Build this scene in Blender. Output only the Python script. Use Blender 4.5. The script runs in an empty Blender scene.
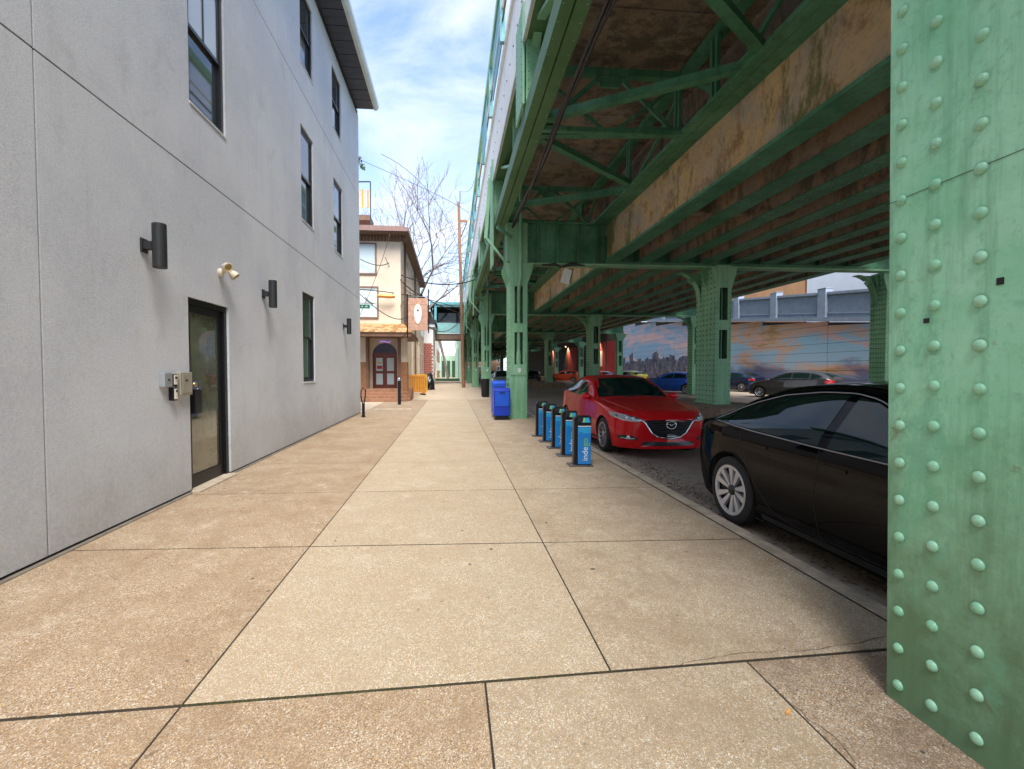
import bpy, bmesh, math, random
import numpy as np
from mathutils import Vector, Matrix, Quaternion
from mathutils.bvhtree import BVHTree
R = math.radians
random.seed(7)
sc = bpy.context.scene
col = sc.collection
# ---------------------------------------------------------------- camera
cam = bpy.data.objects.new('camera', bpy.data.cameras.new('camera'))
col.objects.link(cam); sc.camera = cam
FPX = 460.0
cam.data.sensor_width = 36; cam.data.lens = 36 * FPX / 1024
cam.data.shift_x = 22 / 1024
cam.data.clip_start = 0.05; cam.data.clip_end = 5000
cam.location = (0, 0, 1.45)
cam.rotation_euler = (math.pi/2 - math.atan(14.5/FPX), 0, -math.atan(38/FPX))
# ---------------------------------------------------------------- sky, sun, exposure
SUN_EL, SUN_AZ = R(60), R(174)          # azimuth clockwise from +Y
w = bpy.data.worlds.new('World'); sc.world = w; w.use_nodes = True
nt = w.node_tree; nt.nodes.clear()
def wn(t, **k):
    n = nt.nodes.new(t)
    for a, b in k.items(): setattr(n, a, b)
    return n
out = wn('ShaderNodeOutputWorld'); bg = wn('ShaderNodeBackground'); sky = wn('ShaderNodeTexSky')
sky.sky_type = 'NISHITA'; sky.sun_disc = False; sky.sun_elevation = SUN_EL; sky.sun_rotation = SUN_AZ
sky.dust_density = 0.5; sky.ozone_density = 4.5
tc = wn('ShaderNodeTexCoord'); mp = wn('ShaderNodeMapping'); mp.inputs['Scale'].default_value = (1.0, 1.0, 2.6)
n1 = wn('ShaderNodeTexNoise'); n1.inputs['Scale'].default_value = 2.3; n1.inputs['Detail'].default_value = 9; n1.inputs['Roughness'].default_value = 0.6
n1.inputs['Distortion'].default_value = 0.5
rp = wn('ShaderNodeValToRGB'); rp.color_ramp.elements[0].position = 0.40; rp.color_ramp.elements[1].position = 0.72
rp.color_ramp.elements[0].color = (0.10,)*3 + (1,); rp.color_ramp.elements[1].color = (0.92,)*3 + (1,)
sx = wn('ShaderNodeSeparateXYZ'); mr = wn('ShaderNodeMapRange'); mr.inputs[1].default_value = 0.0; mr.inputs[2].default_value = 0.5
mr.inputs[3].default_value = 0.85; mr.inputs[4].default_value = 0.0
mx0 = wn('ShaderNodeMath', operation='MAXIMUM')
mx = wn('ShaderNodeMix', data_type='RGBA')
mx.inputs[7].default_value = (3.35, 3.5, 3.95, 1)
L = nt.links.new
L(tc.outputs['Generated'], mp.inputs[0]); L(mp.outputs[0], n1.inputs['Vector']); L(n1.outputs[0], rp.inputs[0])
L(tc.outputs['Generated'], sx.inputs[0]); L(sx.outputs[2], mr.inputs[0]); L(mr.outputs[0], mx0.inputs[0]); L(rp.outputs[0], mx0.inputs[1])
L(mx0.outputs[0], mx.inputs[0]); L(sky.outputs[0], mx.inputs[6]); L(mx.outputs[2], bg.inputs[0]); L(bg.outputs[0], out.inputs[0])
bg.inputs[1].default_value = 0.13
sl = bpy.data.lights.new('sun', 'SUN'); sl.energy = 3.1; sl.angle = R(38); sl.color = (1, 0.95, 0.88)
so = bpy.data.objects.new('sun', sl); col.objects.link(so)
dv = Vector((math.sin(SUN_AZ)*math.cos(SUN_EL), math.cos(SUN_AZ)*math.cos(SUN_EL), math.sin(SUN_EL)))
so.rotation_euler = dv.to_track_quat('Z', 'Y').to_euler(); so.location = (0, -20, 40)
sc.view_settings.view_transform = 'Standard'; sc.view_settings.look = 'None'; sc.view_settings.gamma = 1
sc.view_settings.exposure = 1.6
# ---------------------------------------------------------------- materials
def node_mat(name):
    m = bpy.data.materials.new(name); m.use_nodes = True
    t = m.node_tree; return m, t, t.nodes['Principled BSDF']
def noise(t, scale, detail=5, rough=.6, vec=None, dist=0):
    n = t.nodes.new('ShaderNodeTexNoise'); n.inputs['Scale'].default_value = scale
    n.inputs['Detail'].default_value = detail; n.inputs['Roughness'].default_value = rough; n.inputs['Distortion'].default_value = dist
    if vec: t.links.new(vec, n.inputs['Vector'])
    return n.outputs[0]
def ramp(t, fac, stops):
    r = t.nodes.new('ShaderNodeValToRGB'); e = r.color_ramp.elements
    while len(e) < len(stops): e.new(0.5)
    for k, (p, c) in enumerate(stops):
        e[k].position = p; e[k].color = (c if hasattr(c, '__len__') else (c, c, c)) + (1,) if not hasattr(c, '__len__') else tuple(c) + (1,)
    t.links.new(fac, r.inputs[0]); return r.outputs[0]
def mix(t, fac, a, b, mode='MIX'):
    m = t.nodes.new('ShaderNodeMix'); m.data_type = 'RGBA'; m.blend_type = mode
    for s, v in ((0, fac), (6, a), (7, b)):
        if hasattr(v, 'is_output') or isinstance(v, bpy.types.NodeSocket): t.links.new(v, m.inputs[s])
        elif s == 0: m.inputs[0].default_value = v
        else: m.inputs[s].default_value = tuple(v) + (1,)
    return m.outputs[2]
def pos(t, scale=(1, 1, 1)):
    g = t.nodes.new('ShaderNodeNewGeometry'); m = t.nodes.new('ShaderNodeMapping'); m.inputs['Scale'].default_value = scale
    t.links.new(g.outputs['Position'], m.inputs[0]); return m.outputs[0]
def bump(t, b, h, strength, dist=.01):
    n = t.nodes.new('ShaderNodeBump'); n.inputs['Strength'].default_value = strength; n.inputs['Distance'].default_value = dist
    t.links.new(h, n.inputs['Height']); t.links.new(n.outputs[0], b.inputs['Normal'])
M = {}
def plain(name, c, rough=.6, metal=0, var=.12, scale=4, coat=0, spec=.5, emit=0, bmp=0):
    m, t, b = node_mat(name)
    if var:
        f = noise(t, scale, 6, .65, pos(t))
        cc = mix(t, ramp(t, f, [(.3, 0.0), (.7, 1.0)]), tuple(x*(1-var) for x in c), tuple(min(1, x*(1+var)) for x in c))
        t.links.new(cc, b.inputs['Base Color'])
        if bmp: bump(t, b, noise(t, 90, 3, .6, pos(t)), bmp, .004)
    else: b.inputs['Base Color'].default_value = tuple(c) + (1,)
    b.inputs['Roughness'].default_value = rough; b.inputs['Metallic'].default_value = metal
    b.inputs['Coat Weight'].default_value = coat; b.inputs['Coat Roughness'].default_value = .03
    b.inputs['Specular IOR Level'].default_value = spec
    if emit:
        b.inputs['Emission Color'].default_value = tuple(c) + (1,); b.inputs['Emission Strength'].default_value = emit
    M[name] = m; return m
def weathered(name, base, alt, grime, rust=None, rust_amt=.62, rough=.55, big=1.1, streak=True, bmp=.25, low=0):
    """painted steel or concrete: patchy tone, vertical streaks, specks, optional dirt near the ground"""
    m, t, b = node_mat(name)
    P = pos(t)
    c = mix(t, ramp(t, noise(t, big, 7, .7, P, .4), [(.35, 0.0), (.65, 1.0)]), base, alt)
    if streak:
        s = noise(t, 2.2, 6, .7, pos(t, (4, 4, .35)))
        c = mix(t, ramp(t, s, [(.5, 0.0), (.75, .75)]), c, grime)
    c = mix(t, ramp(t, noise(t, 26, 4, .7, P), [(.55, 0.0), (.78, .45)]), c, grime)
    if rust: c = mix(t, ramp(t, noise(t, 3.1, 9, .8, P, .6), [(rust_amt, 0.0), (rust_amt+.1, .85)]), c, rust)
    if low:
        g = t.nodes.new('ShaderNodeNewGeometry'); sp = t.nodes.new('ShaderNodeSeparateXYZ'); t.links.new(g.outputs['Position'], sp.inputs[0])
        ad = t.nodes.new('ShaderNodeMath'); ad.operation = 'MULTIPLY_ADD'; ad.inputs[1].default_value = low*1.6
        t.links.new(noise(t, 1.8, 7, .75, P), ad.inputs[0]); 
        mu = t.nodes.new('ShaderNodeMath'); mu.operation = 'MULTIPLY'; mu.inputs[1].default_value = -1
        t.links.new(sp.outputs[2], mu.inputs[0]); t.links.new(mu.outputs[0], ad.inputs[2])
        c = mix(t, ramp(t, ad.outputs[0], [(.02, 0.0), (min(.98, .25+low*.6), .85)]), c, (grime[0]*.75+.02, grime[1]*.62, grime[2]*.55))
    t.links.new(c, b.inputs['Base Color']); b.inputs['Roughness'].default_value = rough
    if bmp: bump(t, b, noise(t, 30, 6, .7, P), bmp, .006)
    M[name] = m; return m
GB, GA, GG = (.19, .44, .24), (.27, .53, .32), (.085, .22, .11)
weathered('green_near', (.21, .58, .34), (.38, .74, .52), (.11, .30, .17), (.20, .12, .055), .60, .40, 1.6, True, .3, 1.5)
weathered('green', GB, GA, GG, (.19, .11, .05), .66, .55, .7, True, .2)
def rivet_stains():
    t = M['green_near'].node_tree; b = t.nodes['Principled BSDF']; src = b.inputs['Base Color'].links[0].from_socket
    def mt(op, *a):
        n = t.nodes.new('ShaderNodeMath'); n.operation = op
        for i, v in enumerate(a):
            if isinstance(v, (int, float)): n.inputs[i].default_value = v
            else: t.links.new(v, n.inputs[i])
        return n.outputs[0]
    tc_ = t.nodes.new('ShaderNodeTexCoord'); sp_ = t.nodes.new('ShaderNodeSeparateXYZ'); t.links.new(tc_.outputs['Object'], sp_.inputs[0])
    y, z = sp_.outputs[1], sp_.outputs[2]; m_ = None
    for yc in (1.825, 1.685, 1.525, 1.30, 1.17):
        d = mt('ABSOLUTE', mt('SUBTRACT', y, yc-1.4)); m_ = d if m_ is None else mt('MINIMUM', m_, d)
    dz = mt('MULTIPLY', mt('SUBTRACT', mt('FRACT', mt('ADD', mt('DIVIDE', mt('SUBTRACT', z, .09), .1615), .5)), .5), .1615)
    r_ = mt('SQRT', mt('ADD', mt('MULTIPLY', m_, m_), mt('MULTIPLY', dz, dz)))
    ring = mt('MULTIPLY', ramp(t, r_, [(.024, .6), (.032, 0.0)]), ramp(t, noise(t, 7, 5, .7, pos(t)), [(.4, .1), (.65, .8)]))
    run = mt('MULTIPLY', ramp(t, m_, [(.006, 1.0), (.024, 0.0)]), ramp(t, noise(t, 6, 6, .75, pos(t, (3, 3, .7))), [(.56, 0.0), (.70, .4)]))
    c = mix(t, ring, src, (.07, .16, .09)); c = mix(t, run, c, (.14, .26, .15))
    c = mix(t, ramp(t, noise(t, 1.4, 9, .8, pos(t, (1, 1.6, .8)), 1.2), [(.54, 0.0), (.62, .5)]), c, (.13, .42, .27))
    c = mix(t, ramp(t, noise(t, 13, 8, .8, pos(t), .5), [(.67, 0.0), (.70, .8)]), c, (.15, .10, .06))
    t.links.new(c, b.inputs['Base Color'])
rivet_stains()
weathered('rivet_green', (.23, .53, .33), (.34, .62, .44), (.14, .30, .19), (.20, .12, .055), .64, .4, 3, False, .1)
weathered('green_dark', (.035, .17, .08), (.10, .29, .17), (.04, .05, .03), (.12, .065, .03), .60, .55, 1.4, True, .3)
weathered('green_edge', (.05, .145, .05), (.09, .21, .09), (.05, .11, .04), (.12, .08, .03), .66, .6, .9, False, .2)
weathered('cream_steel', (.84, .84, .77), (.90, .90, .84), (.6, .6, .48), (.35, .2, .1), .72, .6, .8, True, .1)
plain('teal', (.12, .34, .36), .5, 0, .2, 1.5)
plain('teal_light', (.22, .42, .41), .5, 0, .2, 1.5)
def conc_brown(name, a, b_, c_, moss):
    m, t, b = node_mat(name); P = pos(t)
    c = mix(t, ramp(t, noise(t, .8, 8, .72, P, .5), [(.42, 0.0), (.56, 1.0)]), a, b_)
    c = mix(t, ramp(t, noise(t, 2.2, 10, .8, pos(t, (1, 1, .8)), .3), [(.50, 0.0), (.60, .85)]), c, c_)
    c = mix(t, ramp(t, noise(t, 1.2, 9, .8, pos(t, (1, 1, 1)), .2), [(.50, 0.0), (.62, .7)]), c, tuple(x*.7+.07 for x in (b_[1], b_[1], b_[1])))
    c = mix(t, ramp(t, noise(t, .7, 8, .75, pos(t, (1, 1.5, .45)), .2), [(.52, 0.0), (.58, .85)]), c, moss)
    c = mix(t, ramp(t, noise(t, 14, 6, .8, P), [(.5, 0.0), (.8, .6)]), c, tuple(x*.3 for x in a))
    t.links.new(c, b.inputs['Base Color']); b.inputs['Roughness'].default_value = .85
    bump(t, b, noise(t, 12, 8, .75, P), .8, .03); M[name] = m
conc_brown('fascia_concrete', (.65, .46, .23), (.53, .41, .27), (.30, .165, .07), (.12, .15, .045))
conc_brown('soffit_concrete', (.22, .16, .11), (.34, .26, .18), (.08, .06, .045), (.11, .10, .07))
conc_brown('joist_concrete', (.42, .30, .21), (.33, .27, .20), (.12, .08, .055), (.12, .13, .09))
# stucco
m, t, b = node_mat('stucco'); P = pos(t)
c = mix(t, ramp(t, noise(t, .5, 6, .6, P), [(.40, 0.0), (.60, 1.0)]), (.57, .59, .63), (.71, .725, .745))
c = mix(t, ramp(t, noise(t, 1.3, 7, .7, pos(t, (3, 3, .25))), [(.54, 0.0), (.74, .4)]), c, (.46, .45, .44))
g = t.nodes.new('ShaderNodeNewGeometry'); sp = t.nodes.new('ShaderNodeSeparateXYZ'); t.links.new(g.outputs['Position'], sp.inputs[0])
ad = t.nodes.new('ShaderNodeMath'); ad.operation = 'SUBTRACT'; t.links.new(noise(t, 1.2, 6, .7, P), ad.inputs[0]); mz = t.nodes.new('ShaderNodeMath'); mz.operation = 'MULTIPLY'; mz.inputs[1].default_value = .55; t.links.new(sp.outputs[2], mz.inputs[0]); t.links.new(mz.outputs[0], ad.inputs[1])
c = mix(t, ramp(t, ad.outputs[0], [(.0, 0.0), (.6, .65)]), c, (.36, .31, .24))
sn = noise(t, 85, 6, .75, P)
c = mix(t, ramp(t, sn, [(.42, .0), (.60, .6)]), c, (.40, .41, .44))
c = mix(t, ramp(t, noise(t, 26, 6, .8, P), [(.40, 0.0), (.64, .35)]), c, (.74, .76, .79))
c = mix(t, ramp(t, noise(t, 2.4, 8, .75, P, .8), [(.55, 0.0), (.70, .35)]), c, (.40, .40, .41))
t.links.new(c, b.inputs['Base Color']); b.inputs['Roughness'].default_value = .9; bump(t, b, noise(t, 60, 6, .8, P), .7, .014); M['stucco'] = m
# pavement slabs
def slab_mat(name, a, b_, speck, dark, dirt=.5):
    m, t, b = node_mat(name); P = pos(t)
    oi = t.nodes.new('ShaderNodeObjectInfo')
    c = mix(t, ramp(t, noise(t, .8, 9, .75, P, .1), [(.35, 0.0), (.65, 1.0)]), a, b_)
    c = mix(t, ramp(t, oi.outputs['Random'], [(0, 0.0), (1, .85)]), c, (b_[0]*.80, b_[1]*.76, b_[2]*.74))
    vo = t.nodes.new('ShaderNodeTexVoronoi'); vo.inputs['Scale'].default_value = 210; t.links.new(P, vo.inputs['Vector'])
    peb = mix(t, ramp(t, vo.outputs['Color'], [(.15, 1.0), (.38, 0.0)]), c, speck)
    peb = mix(t, ramp(t, vo.outputs['Color'], [(.68, 0.0), (.82, .9)]), peb, (.86, .80, .68))
    peb = mix(t, ramp(t, vo.outputs['Color'], [(.44, 0.0), (.47, .7), (.55, .7), (.58, 0.0)]), peb, (.66, .42, .18))
    c = mix(t, ramp(t, noise(t, 3, 6, .75, P), [(.3, .45), (.6, 1.0)]), c, peb)
    c = mix(t, ramp(t, noise(t, 330, 2, .5, P), [(.42, .45), (.52, 0.0)]), c, tuple(x*.6 for x in speck))
    c = mix(t, ramp(t, noise(t, 1.3, 10, .85, P, .15), [(.44, 0.0), (.63, dirt)]), c, dark)
    c = mix(t, ramp(t, noise(t, 4.2, 7, .8, P, .5), [(.52, 0.0), (.70, dirt*.7)]), c, dark)
    c = mix(t, ramp(t, noise(t, 2.3, 9, .8, pos(t, (1, 1, 1)), .2), [(.56, 0.0), (.74, .5)]), c, (.78, .70, .57))
    c = mix(t, ramp(t, noise(t, 11, 3, .5, P), [(.72, 0.0), (.735, .6)]), c, tuple(x*.5 for x in dark))
    t.links.new(c, b.inputs['Base Color']); b.inputs['Roughness'].default_value = .88
    bump(t, b, vo.outputs['Distance'], .35, .006); M[name] = m
slab_mat('slab_tan', (.385, .27, .165), (.485, .365, .235), (.17, .10, .05), (.26, .165, .09), .7)
slab_mat('slab_pale', (.49, .40, .265), (.56, .475, .335), (.30, .21, .13), (.38, .27, .165), .5)
slab_mat('slab_kerb', (.44, .345, .22), (.52, .43, .30), (.28, .20, .13), (.27, .18, .11), .6)
slab_mat('slab_brown', (.42, .31, .20), (.50, .38, .26), (.16, .10, .06), (.17, .11, .07), .75)
slab_mat('slab_far', (.54, .44, .32), (.60, .51, .39), (.45, .35, .25), (.46, .35, .25), .4)
plain('joint_dirt', (.035, .028, .018), 1, 0, .4, 9)
m, t, b = node_mat('road'); P = pos(t)
c = mix(t, ramp(t, noise(t, .5, 8, .7, P, .6), [(.35, 0.0), (.65, 1.0)]), (.27, .21, .155), (.38, .31, .235))
c = mix(t, ramp(t, noise(t, 2.2, 8, .8, P, .8), [(.52, 0.0), (.62, .7)]), c, (.13, .10, .075))
c = mix(t, ramp(t, noise(t, 60, 4, .6, P), [(.5, 0.0), (.75, .5)]), c, (.36, .31, .24))
t.links.new(c, b.inputs['Base Color']); b.inputs['Roughness'].default_value = .8; bump(t, b, noise(t, 60, 5, .7, P), .4, .01); M['road'] = m
plain('kerb', (.47, .385, .28), .85, 0, .35, 5, bmp=.4)
plain('black_metal', (.012, .012, .014), .35, .3, 0)
plain('black_frame', (.018, .02, .022), .32, 0, .1)
plain('lamp_black', (.02, .021, .023), .45, 0, .15, 20)
plain('rubber', (.018, .018, .019), .8, 0, .2, 20)
plain('silver', (.62, .62, .64), .25, .9, .05)
plain('chrome', (.8, .8, .82), .08, 1, 0)
plain('headlamp', (.30, .32, .34), .08, .7, 0, coat=1)
plain('dark_lens', (.02, .02, .025), .08, 0, 0, coat=1)
plain('lamp_glass', (.75, .78, .8), .05, .3, 0, coat=1)
plain('tail_red', (.45, .01, .01), .15, 0, 0, coat=1)
def glass(name, c, rough=.03, spec=.8):
    m, t, b = node_mat(name); b.inputs['Base Color'].default_value = tuple(c) + (1,)
    b.inputs['Roughness'].default_value = rough; b.inputs['Specular IOR Level'].default_value = spec; b.inputs['Coat Weight'].default_value = 0
    M[name] = m
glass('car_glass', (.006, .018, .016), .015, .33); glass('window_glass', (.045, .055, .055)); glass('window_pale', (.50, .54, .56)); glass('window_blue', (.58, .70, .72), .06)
plain('door_glass', (.12, .13, .09), .02, 0, .35, 3, coat=1, spec=1)
def paint(name, c, metal=.35, rough=.28):
    m, t, b = node_mat(name); b.inputs['Base Color'].default_value = tuple(c) + (1,)
    b.inputs['Metallic'].default_value = metal; b.inputs['Roughness'].default_value = rough; b.inputs['Coat Weight'].default_value = .8; b.inputs['Coat Roughness'].default_value = .02; b.inputs['Specular IOR Level'].default_value = .15
    M[name] = m; return b
paint('paint_red', (.62, .007, .013), 0); paint('paint_black', (.002, .0025, .004), 0, .12); paint('paint_grey', (.055, .052, .050))
paint('paint_blue', (.02, .10, .50)); paint('paint_navy', (.012, .02, .05)); paint('paint_yellow', (.55, .47, .04), .1); paint('paint_silver', (.55, .57, .6), .5)
paint('paint_orange', (.55, .06, .015), .1); paint('paint_dark', (.02, .02, .022))
M['paint_black'].node_tree.nodes['Principled BSDF'].inputs['Coat Weight'].default_value = .36
M['paint_red'].node_tree.nodes['Principled BSDF'].inputs['Coat Weight'].default_value = .55
M['paint_black'].node_tree.nodes['Principled BSDF'].inputs['Specular IOR Level'].default_value = 0
# ---------------------------------------------------------------- mesh helpers
def worig(p):
    v = Vector((0, 0, 0))
    while p: v += p.location; p = p.parent
    return v
class MB:
    def __init__(s): s.v = []; s.f = []; s.m = []; s.k = 0
    def add(s, vs, fs):
        o = len(s.v); s.v += [tuple(q) for q in vs]; s.f += [tuple(i+o for i in f) for f in fs]; s.m += [s.k]*len(fs); return s
    def box(s, x0, x1, y0, y1, z0, z1):
        return s.add([(x0,y0,z0),(x1,y0,z0),(x1,y1,z0),(x0,y1,z0),(x0,y0,z1),(x1,y0,z1),(x1,y1,z1),(x0,y1,z1)],
                     [(0,3,2,1),(4,5,6,7),(0,1,5,4),(1,2,6,5),(2,3,7,6),(3,0,4,7)])
    def beam(s, p, q, wd, ht, up=(0, 0, 1)):
        p, q = Vector(p), Vector(q); d = (q-p).normalized(); u = Vector(up)
        if abs(d.dot(u)) > .98: u = Vector((0, 1, 0))
        a = d.cross(u).normalized()*wd/2; c = a.cross(d).normalized()*ht/2
        vs = [e+x*a+y*c for e in (p, q) for x, y in ((-1,-1),(1,-1),(1,1),(-1,1))]
        return s.add(vs, [(0,1,2,3),(7,6,5,4),(0,4,5,1),(1,5,6,2),(2,6,7,3),(3,7,4,0)])
    def tube(s, pts, r, n=6, cap=True):
        pts = [Vector(p) for p in pts]; rs = r if hasattr(r, '__len__') else [r]*len(pts); rings = []
        prev = None
        for i, p in enumerate(pts):
            d = (pts[min(i+1, len(pts)-1)]-pts[max(i-1, 0)]).normalized()
            if prev is None: a = d.orthogonal().normalized()
            else: a = (prev-d*prev.dot(d)).normalized()
            prev = a; c = d.cross(a); rings.append([p+(a*math.cos(2*math.pi*k/n)+c*math.sin(2*math.pi*k/n))*rs[i] for k in range(n)])
        vs = [v for rg in rings for v in rg]; fs = []
        for i in range(len(pts)-1):
            for k in range(n): fs.append((i*n+k, i*n+(k+1)%n, (i+1)*n+(k+1)%n, (i+1)*n+k))
        if cap: fs += [tuple(range(n-1, -1, -1)), tuple(range((len(pts)-1)*n, len(pts)*n))]
        return s.add(vs, fs)
    def prism(s, poly, ax, a, b):
        """2-D polygon extruded along axis ax ('x': (y,z), 'y': (x,z), 'z': (x,y))"""
        def P3(p, h): return {'x': (h, p[0], p[1]), 'y': (p[0], h, p[1]), 'z': (p[0], p[1], h)}[ax]
        n = len(poly); vs = [P3(p, a) for p in poly]+[P3(p, b) for p in poly]
        return s.add(vs, [tuple(range(n)), tuple(range(2*n-1, n-1, -1))]+[(i, i+n, (i+1) % n+n, (i+1) % n) for i in range(n)])
    def lathe(s, prof, c=(0, 0, 0), ax='z', n=20):
        vs = []
        for r, h in prof:
            for k in range(n):
                a = 2*math.pi*k/n; u, v = r*math.cos(a), r*math.sin(a)
                q = {'z': (u, v, h), 'x': (h, u, v), 'y': (u, h, v)}[ax]; vs.append((q[0]+c[0], q[1]+c[1], q[2]+c[2]))
        fs = [(i*n+k, i*n+(k+1) % n, (i+1)*n+(k+1) % n, (i+1)*n+k) for i in range(len(prof)-1) for k in range(n)]
        return s.add(vs, fs)
    def dome(s, c, r, h, ax=(-1, 0, 0), n=8):
        q = Vector((0, 0, 1)).rotation_difference(Vector(ax)); vs = []
        for rr, hh in ((1, 0), (.92, .42), (.68, .75), (.34, .94)):
            vs += [Vector(c)+q @ Vector((rr*r*math.cos(2*math.pi*k/n), rr*r*math.sin(2*math.pi*k/n), hh*h)) for k in range(n)]
        vs.append(Vector(c)+q @ Vector((0, 0, h)))
        fs = [(i*n+k, i*n+(k+1) % n, (i+1)*n+(k+1) % n, (i+1)*n+k) for i in range(3) for k in range(n)]+[(3*n+k, 3*n+(k+1) % n, 4*n) for k in range(n)]
        return s.add(vs, fs)
    def build(s, name, mat, parent=None, smooth=False, bevel=0, fix=True):
        o = worig(parent)
        me = bpy.data.meshes.new(name); me.from_pydata([(a-o.x, b-o.y, c-o.z) for a, b, c in s.v], [], s.f)
        mats = mat if isinstance(mat, (list, tuple)) else [mat]
        for x in mats: me.materials.append(M[x])
        for p, k in zip(me.polygons, s.m): p.material_index = k
        if fix:
            bm = bmesh.new(); bm.from_mesh(me); bmesh.ops.recalc_face_normals(bm, faces=bm.faces)
            if bevel:
                es = [e for e in bm.edges if len(e.link_faces) == 2 and e.calc_face_angle(0) > .6]
                bmesh.ops.bevel(bm, geom=es, offset=bevel, segments=2, affect='EDGES', profile=.5)
            bm.to_mesh(me); bm.free()
        if smooth:
            for p in me.polygons: p.use_smooth = True
            if smooth is not True: me.set_sharp_from_angle(angle=R(smooth))
        ob = bpy.data.objects.new(name, me); col.objects.link(ob)
        if parent: ob.parent = parent
        return ob
def tag(o, label=None, cat=None, group=None, kind=None):
    if label: o['label'] = label
    if cat: o['category'] = cat
    if group: o['group'] = group
    if kind: o['kind'] = kind
    return o
def thing(name, loc, label, cat, group=None, rz=0):
    o = bpy.data.objects.new(name, None); o.empty_display_size = .1; o.location = loc; col.objects.link(o)
    o['_rz'] = rz
    return tag(o, label, cat, group)
def done(o):
    if '_rz' in o: o.rotation_euler = (0, 0, o['_rz']); del o['_rz']
def copy_tree(o, parent=None, off=None, paintmap=None):
    c = o.copy(); col.objects.link(c); c.parent = parent
    if off: c.location = Vector(c.location)+Vector(off)
    if paintmap:
        for sl_ in c.material_slots:
            if sl_.material and sl_.material.name in paintmap:
                mm = M[paintmap[sl_.material.name]]; sl_.link = 'OBJECT'; sl_.material = mm
    for ch in list(kids(o)): copy_tree(ch, c, None, paintmap)
    return c
_k = {}
def kids(o): return [x for x in o.children]
def box1(name, mat, parent, *a, bevel=0): return MB().box(*a).build(name, mat, parent, bevel=bevel)
def text_mesh(body, size, name, mat, parent, mtx, extr=.002, align='CENTER'):
    cu = bpy.data.curves.new(name, 'FONT'); cu.body = body; cu.size = size; cu.extrude = extr; cu.align_x = align; cu.align_y = 'CENTER'
    to = bpy.data.objects.new(name, cu); col.objects.link(to)
    me = bpy.data.meshes.new_from_object(to.evaluated_get(bpy.context.evaluated_depsgraph_get()))
    bpy.data.objects.remove(to); me.transform(mtx); me.transform(Matrix.Translation(-worig(parent)))
    me.materials.clear(); me.materials.append(M[mat])
    ob = bpy.data.objects.new(name, me); col.objects.link(ob); ob.parent = parent; return ob
# ---------------------------------------------------------------- ground, road, pavement
def sheet(name, mat, x0, x1, y0, y1, z):
    o = MB().add([(x0,y0,z),(x1,y0,z),(x1,y1,z),(x0,y1,z)], [(0,1,2,3)]).build(name, mat, fix=False); return tag(o, kind='structure')
plain('earth', (.16, .13, .09), 1, 0, .3, .3)
sheet('ground', 'earth', -2000, 2000, -2000, 2000, -.30)
sheet('road', 'road', 2.6, 60, -40, 260, -.08)
pv = MB(); pv.box(-30, 2.53, -12, 30.5, -.29, -.0045); pv.k = 1; pv.box(-30, 2.53, 30.5, 260, -.29, 0.0)
pavement = tag(pv.build('pavement', ['joint_dirt', 'slab_far']), kind='structure')
def slab(x0, x1, ya, yb, mat, z=0):
    """ya, yb: (y at x0, y at x1) of near and far edges"""
    g = .0048; h = .0105
    vs = [(x0+g, ya[0]+h), (x1-g, ya[1]+h), (x1-g, yb[1]-h), (x0+g, yb[0]-h)]
    mb = MB(); b_ = .003; cx_ = sum(v[0] for v in vs)/4; cy_ = sum(v[1] for v in vs)/4
    ins = [(x+(b_ if x < cx_ else -b_), y+(b_ if y < cy_ else -b_)) for x, y in vs]
    P8 = [(x, y, z-.08) for x, y in vs]+[(x, y, z-.002) for x, y in vs]+[(x, y, z) for x, y in ins]
    mb.add(P8, [(0,1,5,4),(1,2,6,5),(2,3,7,6),(3,0,4,7),(4,5,9,8),(5,6,10,9),(6,7,11,10),(7,4,8,11),(8,9,10,11)])
    return mb.build('paving_slab', mat, pavement)
def rowy(k, x):   # cross joints run a little askew
    sk = [.035, -.036, -.02, -.03, .01, -.02]
    return 2.09+1.72*k+(sk[k] if 0 <= k < len(sk) else -.015)*x
for k in range(-5, 17):
    a = lambda x, k=k: rowy(k, x)
    bb = lambda x, k=k: rowy(k+1, x)
    if k < 0: xs = [(-3.06, -1.17, 'slab_tan'), (-1.17, .15, 'slab_tan'), (.15, 1.46, 'slab_kerb'), (1.46, 2.5, 'slab_brown')]
    else: xs = [(-3.06, -1.17, 'slab_tan'), (-1.17, .76, 'slab_pale'), (.76, 2.5, 'slab_kerb')]
    if k > 7: xs = [(x, y, 'slab_far' if k > 11 else m_) for x, y, m_ in xs]
    if k >= 8: xs.insert(0, (-5.2, -3.06, 'slab_far'))
    if k >= 8: xs.insert(0, (-7.4, -5.2, 'slab_far'))
    for x0, x1, m_ in xs:
        slab(x0, x1, (a(x0), a(x1)), (bb(x0), bb(x1)), m_, random.uniform(-.0006, .0004))
for k in range(-3, 22):
    y0 = k*2.2
    o = MB().prism([(2.51, -.19), (2.70, -.19), (2.685, -.035), (2.655, -.004), (2.52, 0)], 'y', y0+.006, y0+2.19).build('kerb_stone', 'kerb', pavement)
MB().prism([(2.51, -.19), (2.70, -.19), (2.685, -.035), (2.655, -.004), (2.52, 0)], 'y', 48.4, 250).build('kerb', 'kerb', pavement)
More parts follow.
